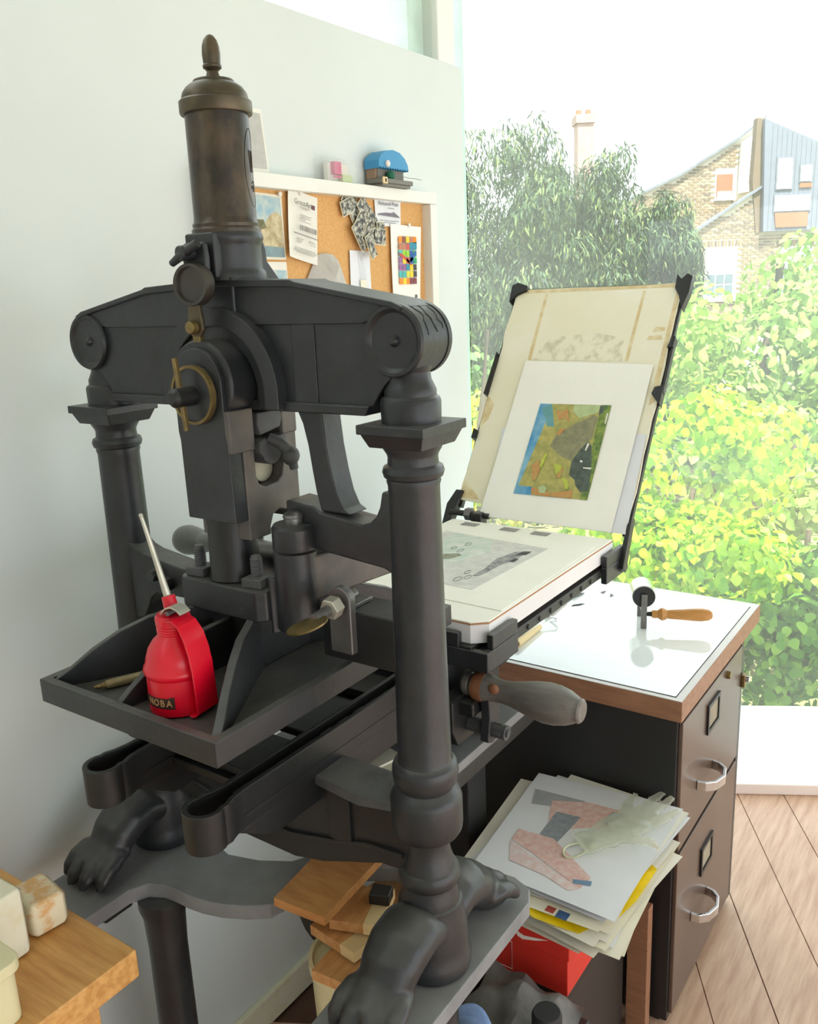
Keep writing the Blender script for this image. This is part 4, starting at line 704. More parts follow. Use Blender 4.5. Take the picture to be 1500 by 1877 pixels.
ART = [('pr_olive', [(0.851, 0.2921), (0.6884, 0.2946), (0.6892, 0.081), (0.8568, 0.0786)]), ('pr_blue', [(0.851, 0.2921), (0.8237, 0.2923), (0.8055, 0.2326), (0.8097, 0.2109), (0.8265, 0.1617), (0.8321, 0.1488), (0.8134, 0.0791), (0.8568, 0.0786)]), ('pr_light', [(0.831, 0.2474), (0.8107, 0.218), (0.8287, 0.1633), (0.8519, 0.1614), (0.8443, 0.263)]), ('pr_teal', [(0.8454, 0.2813), (0.8225, 0.2914), (0.8015, 0.2311), (0.8089, 0.2181), (0.832, 0.2582)]), ('pr_pale', [(0.7709, 0.2919), (0.7109, 0.2936), (0.7136, 0.2767), (0.7511, 0.2616), (0.7708, 0.2775)]), ('pr_grey', [(0.7191, 0.2712), (0.7107, 0.2646), (0.713, 0.2173), (0.7419, 0.1754), (0.7457, 0.163), (0.7725, 0.173), (0.8026, 0.1936), (0.7949, 0.219), (0.7642, 0.244)]), ('pr_green', [(0.7093, 0.2942), (0.6884, 0.2946), (0.6892, 0.081), (0.7048, 0.0805), (0.6984, 0.1498), (0.7072, 0.2005), (0.7095, 0.2524)]), ('pr_dark', [(0.7196, 0.21), (0.7089, 0.2003), (0.6983, 0.1566), (0.6897, 0.1001), (0.7088, 0.0965), (0.7223, 0.1103), (0.7268, 0.1218), (0.7423, 0.1323), (0.744, 0.1631), (0.7389, 0.1773)]), ('pr_dark', [(0.7123, 0.2926), (0.7019, 0.2913), (0.7019, 0.2773), (0.7103, 0.2698)]), ('pr_lime', [(0.7022, 0.2008), (0.6948, 0.2117), (0.69, 0.1846), (0.6987, 0.1719)]), ('pr_lime', [(0.7836, 0.1546), (0.7639, 0.1528), (0.7579, 0.1291), (0.7719, 0.1296)]), ('pr_lime', [(0.757, 0.1258), (0.7418, 0.1203), (0.7352, 0.1006), (0.7418, 0.0999)]), ('pr_orange', [(0.809, 0.2739), (0.7822, 0.2806), (0.7707, 0.2489), (0.7842, 0.2607), (0.7969, 0.2547)]), ('pr_orange', [(0.7949, 0.219), (0.788, 0.2337), (0.7763, 0.2362), (0.7862, 0.2196)]), ('pr_orange', [(0.8312, 0.1453), (0.819, 0.1605), (0.81, 0.1401), (0.8137, 0.1135), (0.8202, 0.1112)]), ('pr_orange', [(0.8179, 0.0957), (0.7755, 0.0896), (0.7695, 0.08), (0.8144, 0.0796)]), ('pr_orange', [(0.7697, 0.128), (0.7592, 0.148), (0.757, 0.1395), (0.7612, 0.1219)]), ('pr_orange', [(0.77, 0.0885), (0.7244, 0.0983), (0.7235, 0.0811), (0.7695, 0.08)]), ('pr_pale', [(0.8027, 0.0989), (0.7915, 0.1035), (0.7828, 0.0975), (0.7849, 0.0852), (0.7974, 0.0856)]), ('pr_lime', [(0.8135, 0.1468), (0.8059, 0.1792), (0.8028, 0.1741), (0.8065, 0.1404)]), ('pr_white', [(0.7188, 0.2065), (0.7138, 0.2034), (0.7176, 0.1876), (0.7205, 0.1891)]), ('pr_white', [(0.7154, 0.1509), (0.6955, 0.1518), (0.6977, 0.1473), (0.714, 0.1485)]), ('pr_white', [(0.6932, 0.2759), (0.6895, 0.2744), (0.6898, 0.2509), (0.6925, 0.2516)]), ('pr_white', [(0.7251, 0.1664), (0.7189, 0.1652), (0.7195, 0.1608), (0.7249, 0.1621)])]
lvl = {}
for k, (mat, poly) in enumerate(ART):
    d0 = .0052 + .00012 * k; n = len(poly); vs = []
    for q in (0.0, .0001):
        for v_, s_ in poly: b = (0.394 - s_) / 0.374; vs.append(ty(v_, s_, d0 + .006 * b * b + q))
    MB().add(vs, [tuple(range(n)), tuple(range(2 * n - 1, n - 1, -1))] + [(i, (i + 1) % n, n + (i + 1) % n, n + i) for i in range(n)]).build('ink_shape', mat, pr, flat=True)
bs = setp(MB().prism([(1.104, .612), (1.482, .618), (1.50, .955), (1.115, .955)], 'z', 1.0172, 1.0182).build('paper_sheet', 'paper_print', loc=(1.3, .78, 1.0172)), 'cream paper sheet lying on the press bed', 'paper')
M('wash_green', S(196, 214, 204), 0.7, 0, 0.1, 30, col2=S(226, 230, 226)); M('wash_grey', S(206, 206, 206), 0.7, 0, 0.08, 40, col2=S(226, 226, 222)); M('ink_wash', S(120, 122, 126), 0.7, 0, 0.3, 90, col2=S(176, 178, 180)); M('ink_deep', S(66, 70, 70), 0.7, 0, 0.3, 90); M('ink_olive', S(118, 124, 104), 0.7, 0, 0.3, 120, col2=S(170, 172, 150))
fp = setp(MB().prism([(1.165, .700), (1.43, .690), (1.45, .93), (1.18, .93)], 'z', 1.0184, 1.0188).build('proof_film', 'wash_grey', loc=(1.3, .80, 1.0184)), 'pale grey proof sheet with ink marks on the press bed', 'print')
def bedink(poly, mat, z=1.0190): return MB().prism(poly, 'z', z, z + .0002).build('ink_mark', mat, fp, flat=True)
bedink([(1.27, .80), (1.36, .775), (1.44, .815), (1.44, .90), (1.30, .90)], 'wash_green')
bedink([(1.225, .735), (1.265, .735), (1.33, .745), (1.38, .735), (1.395, .716), (1.35, .712), (1.30, .722), (1.26, .722), (1.23, .725)], 'ink_wash', 1.0192)
bedink([(1.36, .726), (1.39, .722), (1.397, .708), (1.375, .708)], 'ink_deep', 1.0194); bedink([(1.325, .716), (1.345, .716), (1.345, .708), (1.325, .708)], 'ink_deep', 1.0194)
bedink([(1.285, .862), (1.275, .84), (1.288, .822), (1.318, .812), (1.325, .822), (1.315, .84), (1.30, .862)], 'ink_olive', 1.0193)
for c_, r_, q in (((1.198, .748), .012, .5), ((1.215, .738), .010, .45), ((1.238, .752), .009, .5), ((1.262, .728), .009, .5), ((1.352, .850), .008, .6), ((1.385, .838), .010, .5), ((1.342, .83), .011, .4)):
    MB().tube([(c_[0] + r_ * math.cos(t), c_[1] + r_ * q * math.sin(t), 1.0196) for t in np.linspace(0, 2 * PI, 17)], .0005, 5).build('ink_loop', 'ink_wash', fp)
M('tape_grey', S(150, 148, 146), 0.6)
for k, v_ in enumerate((.913, .82, .75)):
    setp(MB().box((1.508, v_ - .018, 1.0174), (1.530, v_ + .018, 1.0182)).build('tape_tab', 'tape_grey', loc=(1.52, v_, 1.0174)), ('small grey tape tab on the bed nearest the tympan hinge nut', 'small grey tape tab on the bed, middle of the three', 'small grey tape tab on the bed nearest the right edge of the print')[k], 'tape')
# ---------------------------------------------------------------- filing cabinet and worktop
M('label_card', S(150, 142, 122), 0.7)
fc = thing('filing_cabinet', 'black two drawer metal filing cabinet with chrome handles', 'cabinet', (1.72, .75, 0.0))
MB().box((1.49, .452, .012), (1.95, 1.08, .703)).build('body', 'black_metal', fc, bevel=0.003)
MB().box((1.50, .47, 0.0), (1.94, 1.07, .012)).build('plinth', 'black_plastic', fc)
for z0, z1, hz, lz in ((.030, .400, .187, .290), (.412, .690, .500, .625)):
    d = MB().box((1.497, .444, z0), (1.921, .4525, z1)).build('drawer', 'drawer_metal', fc, bevel=0.002)
    h = [(1.605, .444, hz + .004), (1.608, .428, hz + .004), (1.625, .413, hz + .002), (1.66, .405, hz), (1.695, .413, hz - .002), (1.712, .428, hz - .004), (1.715, .444, hz - .004)]
    strap(h, .020, .007, (0, 0, 1)).build('handle', 'chrome', d, bevel=0.0015)
    a0, a1 = 1.655, 1.738
    m = MB(); fr = [(a0, lz - .033), (a1, lz - .033), (a1, lz + .033), (a0, lz + .033)]; fi = [(a0 + .008, lz - .025), (a1 - .008, lz - .025), (a1 - .008, lz + .025), (a0 + .008, lz + .025)]
    vs = [(p[0], y, p[1]) for y in (.4435, .4395) for p in fr + fi]
    MB().add(vs, [f for i in range(4) for j in [(i + 1) % 4] for f in ((i, j, 8 + j, 8 + i), (4 + j, 4 + i, 12 + i, 12 + j), (8 + i, 8 + j, 12 + j, 12 + i), (j, i, 4 + i, 4 + j))]).build('label_frame', 'black_plastic', d)
    MB().box((a0 + .009, .4425, lz - .024), (a1 - .009, .4438, lz + .024)).build('label_card', 'label_card', d)
MB().box((1.925, .446, .02), (1.948, .4525, .695)).build('corner_post', 'black_metal', fc, bevel=0.002)
MB().cyl((1.80, .446, .668), (1.80, .436, .668), .009, .008, 16).build('lock', 'brass', fc, bevel=0.001)
MB().box((1.926, .436, .585), (1.944, .446, .615)).build('latch', 'brass', fc, bevel=0.002); MB().cyl((1.935, .437, .605), (1.935, .428, .605), .007, None, 12).build('latch_knob', 'chrome', fc)
wt = thing('worktop', 'wood edged worktop with a white glass inset on the filing cabinet', 'worktop', (1.76, .75, .703))
MB().box((1.472, .440, .7035), (2.055, 1.095, .745)).build('slab', 'bench_edge', wt, bevel=0.0015)
M('bench_top', S(196, 190, 186), 0.25, 0, 0.05, 8, coat=0.3); MB().box((1.4735, .4415, .7445), (2.0535, 1.0935, .7462)).build('top_veneer', 'bench_top', wt)
MB().box((1.486, .456, .7462), (2.028, 1.08, .7468)).build('joint_line', 'ink_black', wt); MB().box((1.4875, .4575, .7462), (2.0265, 1.0785, .7476)).build('glass_inset', 'bench_glass', wt)
ZT = .7478
# brayer
M('roller_steel', S(200, 206, 196), 0.22, 0.7, 0.1, 20)
br_ = thing('brayer', 'ink roller with metal frame and turned wooden handle resting on the worktop', 'roller', (1.775, .617, ZT))
ax = Vector((.90, .44, 0)).normalized(); rc = Vector((1.785, .628, ZT + .072))
MB().lathe([(0, -.002), (.0235, -.002), (.0255, 0), (.0255, .062), (.0235, .064), (0, .064)], rc, ax, 36).build('roller', 'roller_steel', br_, angle=30)
MB().lathe([(0, -.004), (.0240, -.004), (.0246, -.0015), (0, -.0012)], rc, ax, 36).build('end_disc', 'black_plastic', br_)
MB().cyl(rc - ax * .012, rc + ax * .072, .004, None, 12).build('axle', 'steel', br_)
for q in (-.009, .069):
    c_ = rc + ax * q; MB().box((c_.x - .0065, c_.y - .002, ZT), (c_.x + .0065, c_.y + .002, ZT + .080), rot('Z', 26 - 90)).build('side_plate', 'steel', br_, bevel=0.001)
c0 = rc - ax * .009; c1 = rc + ax * .069; MB().cyl(Vector((c0.x, c0.y, ZT + .034)), Vector((c1.x, c1.y, ZT + .034)), .004, None, 12).build('cross_bar', 'steel', br_)
hdv = Vector((.36, -.93, 0.03)).normalized(); h0 = Vector((c0.x, c0.y, ZT + .034)) + Vector((.004, -.004, 0))
MB().cyl(h0, h0 + hdv * .014, .0045, .006, 12).build('tang', 'iron_dark', br_)
MB().lathe([(0, .012), (.0085, .012), (.009, .020), (.0085, .024), (.012, .029), (.0145, .034), (.0125, .040), (.0095, .044), (.0105, .052), (.0118, .075), (.0138, .10), (.0142, .118), (.012, .132), (.007, .139), (0, .141)], h0, hdv, 28).build('handle', 'turned_wood', br_)
# brushes and ink marks
b1 = thing('paint_brush', 'pale wooden brush with hollow end lying on the worktop near the bed', 'brush', (1.60, .82, ZT))
MB().cyl((1.545, .820, ZT + .0085), (1.66, .822, ZT + .007), .0085, .006, 16).build('handle', 'board_pale', b1); MB().cyl((1.5445, .820, ZT + .0085), (1.5455, .820, ZT + .0085), .0055, None, 12).build('end_hole', 'handle_worn', b1); MB().tube([(1.66, .822, ZT + .007), (1.69, .815, ZT + .012), (1.70, .80, ZT + .012), (1.715, .805, ZT + .010), (1.73, .83, ZT + .006)], .0022, 8).build('wire_loop', 'chrome', b1)
b2 = thing('paint_brush', 'thin brown brush lying behind the pale brush on the worktop', 'brush', (1.80, .845, ZT))
MB().cyl((1.735, .842, ZT + .006), (1.85, .846, ZT + .005), .0055, .004, 12).build('handle', 'handle_worn', b2); MB().cyl((1.85, .846, ZT + .005), (1.88, .845, ZT + .005), .0045, .005, 12).build('ferrule', 'chrome', b2); MB().tube([(1.88, .845, ZT + .005), (1.90, .84, ZT + .004), (1.925, .83, ZT + .002)], [.005, .0055, .001], 10).build('bristles', 'ink_grey', b2)
for k, poly in enumerate(([(1.828, .822), (1.842, .806), (1.86, .800), (1.858, .808), (1.842, .822)], [(1.945, .79), (1.955, .80), (1.972, .792), (1.958, .788)], [(1.93, .765), (1.96, .775), (1.945, .760)])):
    setp(MB().prism(poly, 'z', ZT, ZT + .0004).build('ink_smear', 'ink_black' if k == 0 else 'ink_grey', loc=(*poly[0], ZT)), ('dark ink smear on the glass beside the brown brush', 'thin grey ink smear near the far edge of the glass', 'short grey ink smear between the dark smear and the ink roller')[k], 'ink mark')

# ---------------------------------------------------------------- pile of sheets on the red shoe box
sb = thing('shoe_box', 'red cardboard shoe box under the pile of sheets', 'box', (1.26, .60, .352))
MB().box((1.112, .502, .352), (1.42, .642, .462)).build('tray', 'red_card', sb, bevel=0.0015)
lid = MB().box((1.108, .498, .425), (1.424, .646, .466)).build('lid', 'red_card', sb, bevel=0.0015)
MB().prism([(.605, .452), (.609, .452), (.603, .432), (.599, .432)], 'x', 1.1070, 1.1078).build('slot_mark', 'dark_label', lid, flat=True)
MB().prism([(.613, .452), (.617, .452), (.611, .432), (.607, .432)], 'x', 1.1070, 1.1078).build('slot_mark', 'dark_label', lid, flat=True)
sw = [(.596, .447), (.592, .437), (.582, .434), (.560, .441), (.535, .452), (.562, .446), (.580, .442), (.588, .444)]
MB().prism(sw, 'x', 1.1068, 1.1078).build('swoosh_mark', 'card_white', lid, flat=True)
fr = [(.640, .415), (.605, .415), (.605, .36), (.640, .36)]
MB().tube([(1.1112, y, z) for y, z in fr + fr[:1]], .0008, 5).build('label_outline', 'card_white', sb)
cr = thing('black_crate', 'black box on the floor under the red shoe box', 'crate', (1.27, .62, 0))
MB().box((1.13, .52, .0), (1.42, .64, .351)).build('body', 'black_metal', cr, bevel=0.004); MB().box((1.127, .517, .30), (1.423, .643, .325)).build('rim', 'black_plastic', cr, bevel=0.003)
setp(MB().box((1.443, .480, 0), (1.468, .523, .302)).build('timber_offcut', 'bench_edge', loc=(1.455, .5, 0), bevel=0.002), 'upright brown wooden slat leaning against the black side of the cabinet', 'slat')
def flat_sheet(name, label, quad, z, mat, group=None, sag=0.012, cat='paper', t=.0006, lift=0.0):
    n = 10; q = [Vector(p) for p in quad]; vs = []
    for j in range(n + 1):
        for i in range(n + 1):
            a, b = i / n, j / n; p = (q[0] * (1 - a) + q[1] * a) * (1 - b) + (q[3] * (1 - a) + q[2] * a) * b
            over = max(0, (p.y < .50) * (.50 - p.y)) + max(0, 1.108 - p.x)
            vs.append((p.x, p.y, z - sag * 14 * over * over + lift * (a * a) * b))
    N_ = len(vs); vs += [(x, y, zz - t) for x, y, zz in vs]; R = n + 1; fs = []
    for j in range(n):
        for i in range(n): k = j * R + i; fs += [(k, k + 1, k + R + 1, k + R), (N_ + k, N_ + k + R, N_ + k + R + 1, N_ + k + 1)]
    c = q[0] * .25 + q[1] * .25 + q[2] * .25 + q[3] * .25
    return setp(MB().add(vs, fs).build(name, mat, loc=(c.x, c.y, z)), label, cat, group)
def rq(cu, cv, lu, lv, deg):
    r = math.radians(deg); c_, s_ = math.cos(r), math.sin(r)
    return [(cu + c_ * x - s_ * y, cv + s_ * x + c_ * y) for x, y in ((-lu / 2, lv / 2), (lu / 2, lv / 2), (lu / 2, -lv / 2), (-lu / 2, -lv / 2))]
zz = .4675
low = [(1.27, .575, .33, .29, 7, 'paper_cream'), (1.265, .585, .34, .25, -4, 'paper'), (1.262, .555, .33, .27, 3, 'paper_cream'), (1.258, .565, .32, .28, -7, 'paper'), (1.272, .57, .34, .26, 5, 'paper_cool'), (1.266, .56, .33, .27, -2, 'paper_cream'), (1.275, .575, .34, .27, 2, 'paper'), (1.262, .572, .33, .28, -5, 'paper'), (1.28, .58, .34, .27, 4, 'paper_cream')]
LOWL = ('lowest cream sheet lying directly on the red shoe box lid', 'white sheet second from the bottom of the pile', 'cream sheet third from the bottom of the pile', 'white sheet fourth from the bottom of the pile', 'bluish white sheet fifth from the bottom of the pile', 'cream sheet sixth from the bottom of the pile', 'white sheet two below the yellow bag in the pile, squarely laid', 'white twisted sheet one below the cream sheet under the yellow bag', 'cream sheet directly under the yellow bag in the pile')
for ki, (cu, cv, lu, lv_, a, mt) in enumerate(low):
    flat_sheet('loose_sheet', LOWL[ki], rq(cu, cv, lu, lv_, a), zz, mt, 'loose sheets in the pile on the shoe box'); zz += .0042
yb = []; ym = MB()
q0 = [(1.10, .475), (1.16, .440), (1.22, .428), (1.30, .420), (1.315, .44), (1.28, .50), (1.2, .55), (1.10, .60), (1.085, .55)]
vs = [(1.2, .50, zz + .003)] + [(u, v, zz + random.uniform(-.012, .006)) for u, v in q0]
setp(ym.add(vs, [(0, i + 1, (i + 1) % 9 + 1) for i in range(9)]).build('yellow_bag', 'yellow_bag', loc=(1.2, .5, zz), flat=True), 'flattened bright yellow plastic bag in the pile of sheets', 'bag'); zz += .005
MB_ = flat_sheet('stamped_sheet', 'sheet with a small red and blue stamp in the pile of sheets', rq(1.265, .585, .335, .26, 3), zz, 'paper_cream')
M('stamp_blue', S(60, 90, 140), 0.7); M('stamp_red', S(170, 70, 60), 0.7)
MB().box((1.100, .500, zz - .0003), (1.118, .520, zz + .0005)).build('blue_stamp', 'stamp_blue', MB_); MB().box((1.104, .525, zz - .0003), (1.118, .540, zz + .0005)).build('red_stamp', 'stamp_red', MB_); zz += .004
flat_sheet('loose_sheet', 'white sheet second from the top of the pile, turned towards the press', [(1.108, .715), (1.430, .752), (1.455, .47), (1.135, .44)], zz, 'paper'); zz += .004
flat_sheet('loose_sheet', 'white sheet just under the top sheet, its corner showing near the cabinet', [(1.13, .705), (1.475, .690), (1.468, .415), (1.12, .445)], zz, 'paper_cool'); zz += .004
flat_sheet('loose_sheet', 'white sheet whose far corner shows nearest the black cabinet side', [(1.15, .66), (1.485, .665), (1.475, .42), (1.15, .44)], zz, 'paper'); zz += .003
tp = flat_sheet('proof_sheet', 'top sheet of the pile with a faint red and grey proof', [(1.128, .690), (1.452, .722), (1.478, .432), (1.122, .428)], zz, 'paper_cool', cat='print')
M('pf_grey', S(170, 172, 176), 0.8, 0, 0.06, 60); M('pf_red', S(222, 176, 168), 0.8, 0, 0.1, 90, col2=S(232, 206, 200)); M('pf_pink', S(228, 196, 192), 0.8, 0, 0.08, 90, col2=S(232, 222, 222)); M('pf_slate', S(146, 152, 160), 0.8, 0, 0.15, 90); M('pf_blue', S(120, 150, 180), 0.8)
for mt, poly in (('pf_grey', [(1.395, .702), (1.405, .60), (1.372, .595), (1.345, .685)]), ('pf_red', [(1.375, .655), (1.405, .59), (1.41, .53), (1.35, .53), (1.30, .60), (1.285, .62), (1.33, .64)]), ('pf_slate', [(1.345, .632), (1.352, .585), (1.26, .590), (1.265, .628)]), ('pf_red', [(1.26, .668), (1.265, .60), (1.20, .50), (1.165, .505), (1.21, .62), (1.225, .665)]), ('pf_pink', [(1.222, .665), (1.205, .62), (1.165, .505), (1.15, .52), (1.165, .57), (1.17, .64)]), ('pf_blue', [(1.18, .525), (1.192, .495), (1.18, .492), (1.17, .52)]), ('pf_grey', [(1.35, .55), (1.40, .54), (1.40, .525), (1.35, .53)])):
    MB().prism(poly, 'z', zz + .0002, zz + .0005).build('ink_shape', mt, tp, flat=True)
    zz += .0001
# vinyl glove
gl = MB(); gz = zz + .010
gl.tube([(1.262, .545, gz), (1.29, .525, gz + .003), (1.325, .508, gz + .006), (1.355, .495, gz + .005), (1.385, .482, gz + .003)], [.030, .031, .035, .039, .030], 20, flat=.28)
for pts, r0 in ((((1.37, .51), (1.41, .517), (1.445, .512)), .0105), (((1.38, .495), (1.43, .485), (1.472, .470)), .011), (((1.382, .478), (1.43, .462), (1.468, .448)), .011), (((1.37, .462), (1.41, .440), (1.43, .425)), .010), (((1.315, .485), (1.32, .445), (1.300, .418)), .011)):
    P_ = [(u, v, gz + .002 + .006 * i) for i, (u, v) in enumerate(pts)]; gl.tube(P_, [r0 * 1.25, r0, r0 * .6], 14, flat=.45)
go = gl.build('vinyl_glove', 'glove_vinyl', loc=(1.35, .49, zz)); setp(go, 'crumpled translucent vinyl glove on the top sheet of the pile', 'glove')
gm = go.modifiers.new('fuse', 'REMESH'); gm.mode = 'VOXEL'; gm.voxel_size = .0035; gm.use_smooth_shade = True
gw = bpy.data.textures.new('crumple', 'CLOUDS'); gw.noise_scale = .02; dm = go.modifiers.new('crumple', 'DISPLACE'); dm.texture = gw; dm.strength = .008; dm.mid_level = .5
M('glove_rim', S(222, 222, 196), 0.4, 0, 0.05, 20, trans=0.3)
MB().tube([(1.258 + .030 * math.sin(t) * .9 - .014 * math.cos(t), .547 + .020 * math.cos(t) - .004 * math.sin(t), gz - .006 + .004 * math.cos(2 * t)) for t in np.linspace(0, 2 * PI, 33)], .0022, 8).build('cuff_rim', 'glove_rim', go)
# things in the shade under the pile
rg = MB(); nx = 14; vs = []
for j in range(nx + 1):
    for i in range(nx + 1):
        a, b = i / nx - .5, j / nx - .5; vs.append((1.02 + .15 * a, .545 + .17 * b, .366 + .045 * math.exp(-7 * (a * a + b * b)) + .008 * math.sin(11 * a + 6 * b) + .007 * math.cos(17 * b - 5 * a)))
R = nx + 1; setp(rg.add(vs, [(j * R + i, j * R + i + 1, (j + 1) * R + i + 1, (j + 1) * R + i) for j in range(nx) for i in range(nx)]).build('rag', 'rag', loc=(1.02, .545, .36)), 'crumpled dusty grey rag beside the stand under the shoe box', 'rag')
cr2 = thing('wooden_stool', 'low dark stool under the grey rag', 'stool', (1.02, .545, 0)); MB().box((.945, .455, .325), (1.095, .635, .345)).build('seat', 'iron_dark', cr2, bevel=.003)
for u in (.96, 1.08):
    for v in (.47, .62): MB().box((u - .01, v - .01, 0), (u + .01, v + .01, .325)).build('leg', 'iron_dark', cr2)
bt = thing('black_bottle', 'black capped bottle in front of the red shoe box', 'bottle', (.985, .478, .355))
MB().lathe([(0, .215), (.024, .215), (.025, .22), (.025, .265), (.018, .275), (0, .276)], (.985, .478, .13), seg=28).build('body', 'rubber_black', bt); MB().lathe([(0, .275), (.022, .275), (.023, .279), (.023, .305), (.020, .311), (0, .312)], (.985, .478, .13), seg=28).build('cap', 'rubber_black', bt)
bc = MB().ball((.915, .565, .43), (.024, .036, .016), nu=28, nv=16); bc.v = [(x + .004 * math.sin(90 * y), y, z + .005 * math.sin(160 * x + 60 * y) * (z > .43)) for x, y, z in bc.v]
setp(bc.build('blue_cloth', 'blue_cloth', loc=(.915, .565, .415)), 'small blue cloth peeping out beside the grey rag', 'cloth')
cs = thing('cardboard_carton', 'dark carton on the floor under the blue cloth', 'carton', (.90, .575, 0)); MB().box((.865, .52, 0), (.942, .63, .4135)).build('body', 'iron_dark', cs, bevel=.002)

# ---------------------------------------------------------------- wood offcuts on a white bucket under the press
M('board_orange', S(186, 126, 70), 0.5, 0, 0.14, 6, 0.05, 60, col2=S(206, 148, 88), stretch=(14, 3, 14))
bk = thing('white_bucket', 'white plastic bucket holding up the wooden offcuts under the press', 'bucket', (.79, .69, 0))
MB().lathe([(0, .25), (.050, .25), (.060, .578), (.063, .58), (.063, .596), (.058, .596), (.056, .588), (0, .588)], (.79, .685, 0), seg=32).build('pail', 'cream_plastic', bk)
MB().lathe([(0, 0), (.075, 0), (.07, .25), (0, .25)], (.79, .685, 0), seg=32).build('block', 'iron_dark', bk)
def offcut(quad, z, t, label, strip=True, mat='board_wood'):
    c = (sum(p[0] for p in quad) / 4, sum(p[1] for p in quad) / 4); r = thing('wood_offcut', label, 'offcut', (*c, z), 'wooden offcuts under the press')
    q = [Vector(p) for p in quad]; MB().prism([tuple(p) for p in q], 'z', z, z + t).build('board', mat, r, bevel=.0008)
    if strip:
        e = lambda a, b: q[0] * (1 - a) * (1 - b) + q[1] * a * (1 - b) + q[2] * a * b + q[3] * (1 - a) * b
        MB().prism([tuple(e(*k)) for k in ((.70, -.004), (1.004, -.004), (1.004, 1.004), (.70, 1.004))], 'z', z + t * .02, z + t + .0006).build('pale_strip', 'board_pale', r)
offcut([(.719, .700), (.727, .618), (.90, .628), (.89, .712)], .5965, .016, 'lowest wooden offcut with a pale strip, nearest the right lion paw')
offcut([(.767, .742), (.757, .655), (.90, .630), (.912, .715)], .6165, .016, 'middle wooden offcut with a pale strip in the stack under the press')
offcut([(.772, .710), (.796, .642), (.872, .668), (.846, .735)], .6360, .016, 'topmost wooden offcut with a pale strip in the stack under the press')
offcut([(.735, .777), (.742, .690), (.93, .705), (.92, .80)], .6705, .014, 'wide brown wooden offcut lying on the stand plate behind the stack', strip=False, mat='board_orange')
setp(MB().box((.83, .655, .6525), (.855, .685, .67), rot('Z', 20)).build('iron_clip', 'iron_dark', loc=(.84, .67, .6525), bevel=.002), 'small black iron clip lying on the topmost wooden offcut', 'clip')

# ---------------------------------------------------------------- table in the corner with painted blocks and tub
tbl = thing('oak_table', 'honey coloured oak table at the lower left in front of the wall', 'table', (.2, .95, 0))
MB().box((-.45, .792, .712), (.521, 1.15, .75)).build('table_top', 'oak', tbl, bevel=0.002)
for u in (-.40, .43):
    for v in (.82, 1.09): MB().box((u, v, 0), (u + .05, v + .05, .712)).build('leg', 'oak', tbl, bevel=.002)
MB().box((-.37, .835, .62), (.45, .86, .712)).build('apron', 'oak', tbl, bevel=.001)
def block(name, lo, hi, a, label, mat, ch=.006):
    o = MB().box(lo, hi, rot('Z', a)).build(name, mat, loc=((lo[0] + hi[0]) / 2, (lo[1] + hi[1]) / 2, lo[2]), bevel=ch, seg=1); setp(o, label, 'block')
block('painted_block', (.365, .893, .7505), (.450, 1.00, .842), 2, 'tall whitewashed wooden block on the oak table', 'whitewash')
block('painted_block', (.464, .902, .7505), (.512, .965, .800), -8, 'low whitewashed block with chipped orange patches on the oak table', 'whitewash_chip', .008)
tu = thing('plastic_tub', 'cream plastic tub with a rounded lid at the left edge of the oak table', 'tub', (.36, .87, .7505))
def rr(cx_, cy_, a, b, r, n=6): return [p for sx, sy, q in ((1, 1, 0), (-1, 1, 90), (-1, -1, 180), (1, -1, 270)) for p in arc((cx_ + sx * (a - r), cy_ + sy * (b - r)), r, q, q + 90, n)]
MB().prism(rr(.352, .850, .040, .036, .014), 'z', .7505, .812).build('body', 'cream_plastic', tu, bevel=.001)
MB().prism(rr(.352, .850, .045, .041, .016), 'z', .812, .826).build('lid', 'cream_plastic', tu, bevel=.002)
# ---------------------------------------------------------------- the garden and the house beyond the window
FW = Vector((0.8235, 0.5673, 0)).normalized(); RW = Vector((FW.y, -FW.x, 0))
def gp_(s, d, z): return FW * d + RW * s + Vector((0, 0, z))
def LM(name, cols, trans=0.35, rough=0.5, stopsn=None):
    m = bpy.data.materials.new(name); m.use_nodes = True; N = m.node_tree.nodes; L = m.node_tree.links; b = N['Principled BSDF']; b.inputs['Roughness'].default_value = rough; b.inputs['Specular IOR Level'].default_value = 0.3
    g = N.new('ShaderNodeNewGeometry'); rp = N.new('ShaderNodeValToRGB'); L.new(g.outputs['Random Per Island'], rp.inputs[0])
    e = rp.color_ramp.elements; e[0].color = (*cols[0], 1); e[1].color = (*cols[-1], 1)
    for i, c in enumerate(cols[1:-1]): n = e.new((i + 1) / (len(cols) - 1)); n.color = (*c, 1)
    L.new(rp.outputs[0], b.inputs['Base Color']); t = N.new('ShaderNodeBsdfTranslucent'); L.new(rp.outputs[0], t.inputs[0])
    ms = N.new('ShaderNodeMixShader'); ms.inputs[0].default_value = trans; L.new(b.outputs[0], ms.inputs[1]); L.new(t.outputs[0], ms.inputs[2]); L.new(ms.outputs[0], N['Material Output'].inputs[0]); MATS[name] = m
LM('leaf_lime', [S(96, 150, 12), S(150, 196, 20), S(184, 214, 30), S(214, 226, 70)], 0.45)
LM('leaf_green', [S(70, 120, 40), S(100, 150, 50), S(150, 190, 70)], 0.35)
LM('leaf_maple', [S(104, 146, 56), S(136, 176, 76), S(172, 198, 100), S(150, 170, 100)], 0.4)
LM('leaf_gold', [S(170, 190, 50), S(206, 214, 80), S(226, 200, 90), S(130, 170, 60)], 0.4)
LM('leaf_yew', [S(36, 56, 44), S(56, 80, 58), S(84, 108, 72), S(128, 144, 84)], 0.2, 0.6)
LM('leaf_hedge', [S(60, 96, 50), S(90, 126, 60), S(120, 150, 80)], 0.25)
M('bark', S(96, 84, 70), 0.9, 0, 0.2, 8, 0.4, 20)
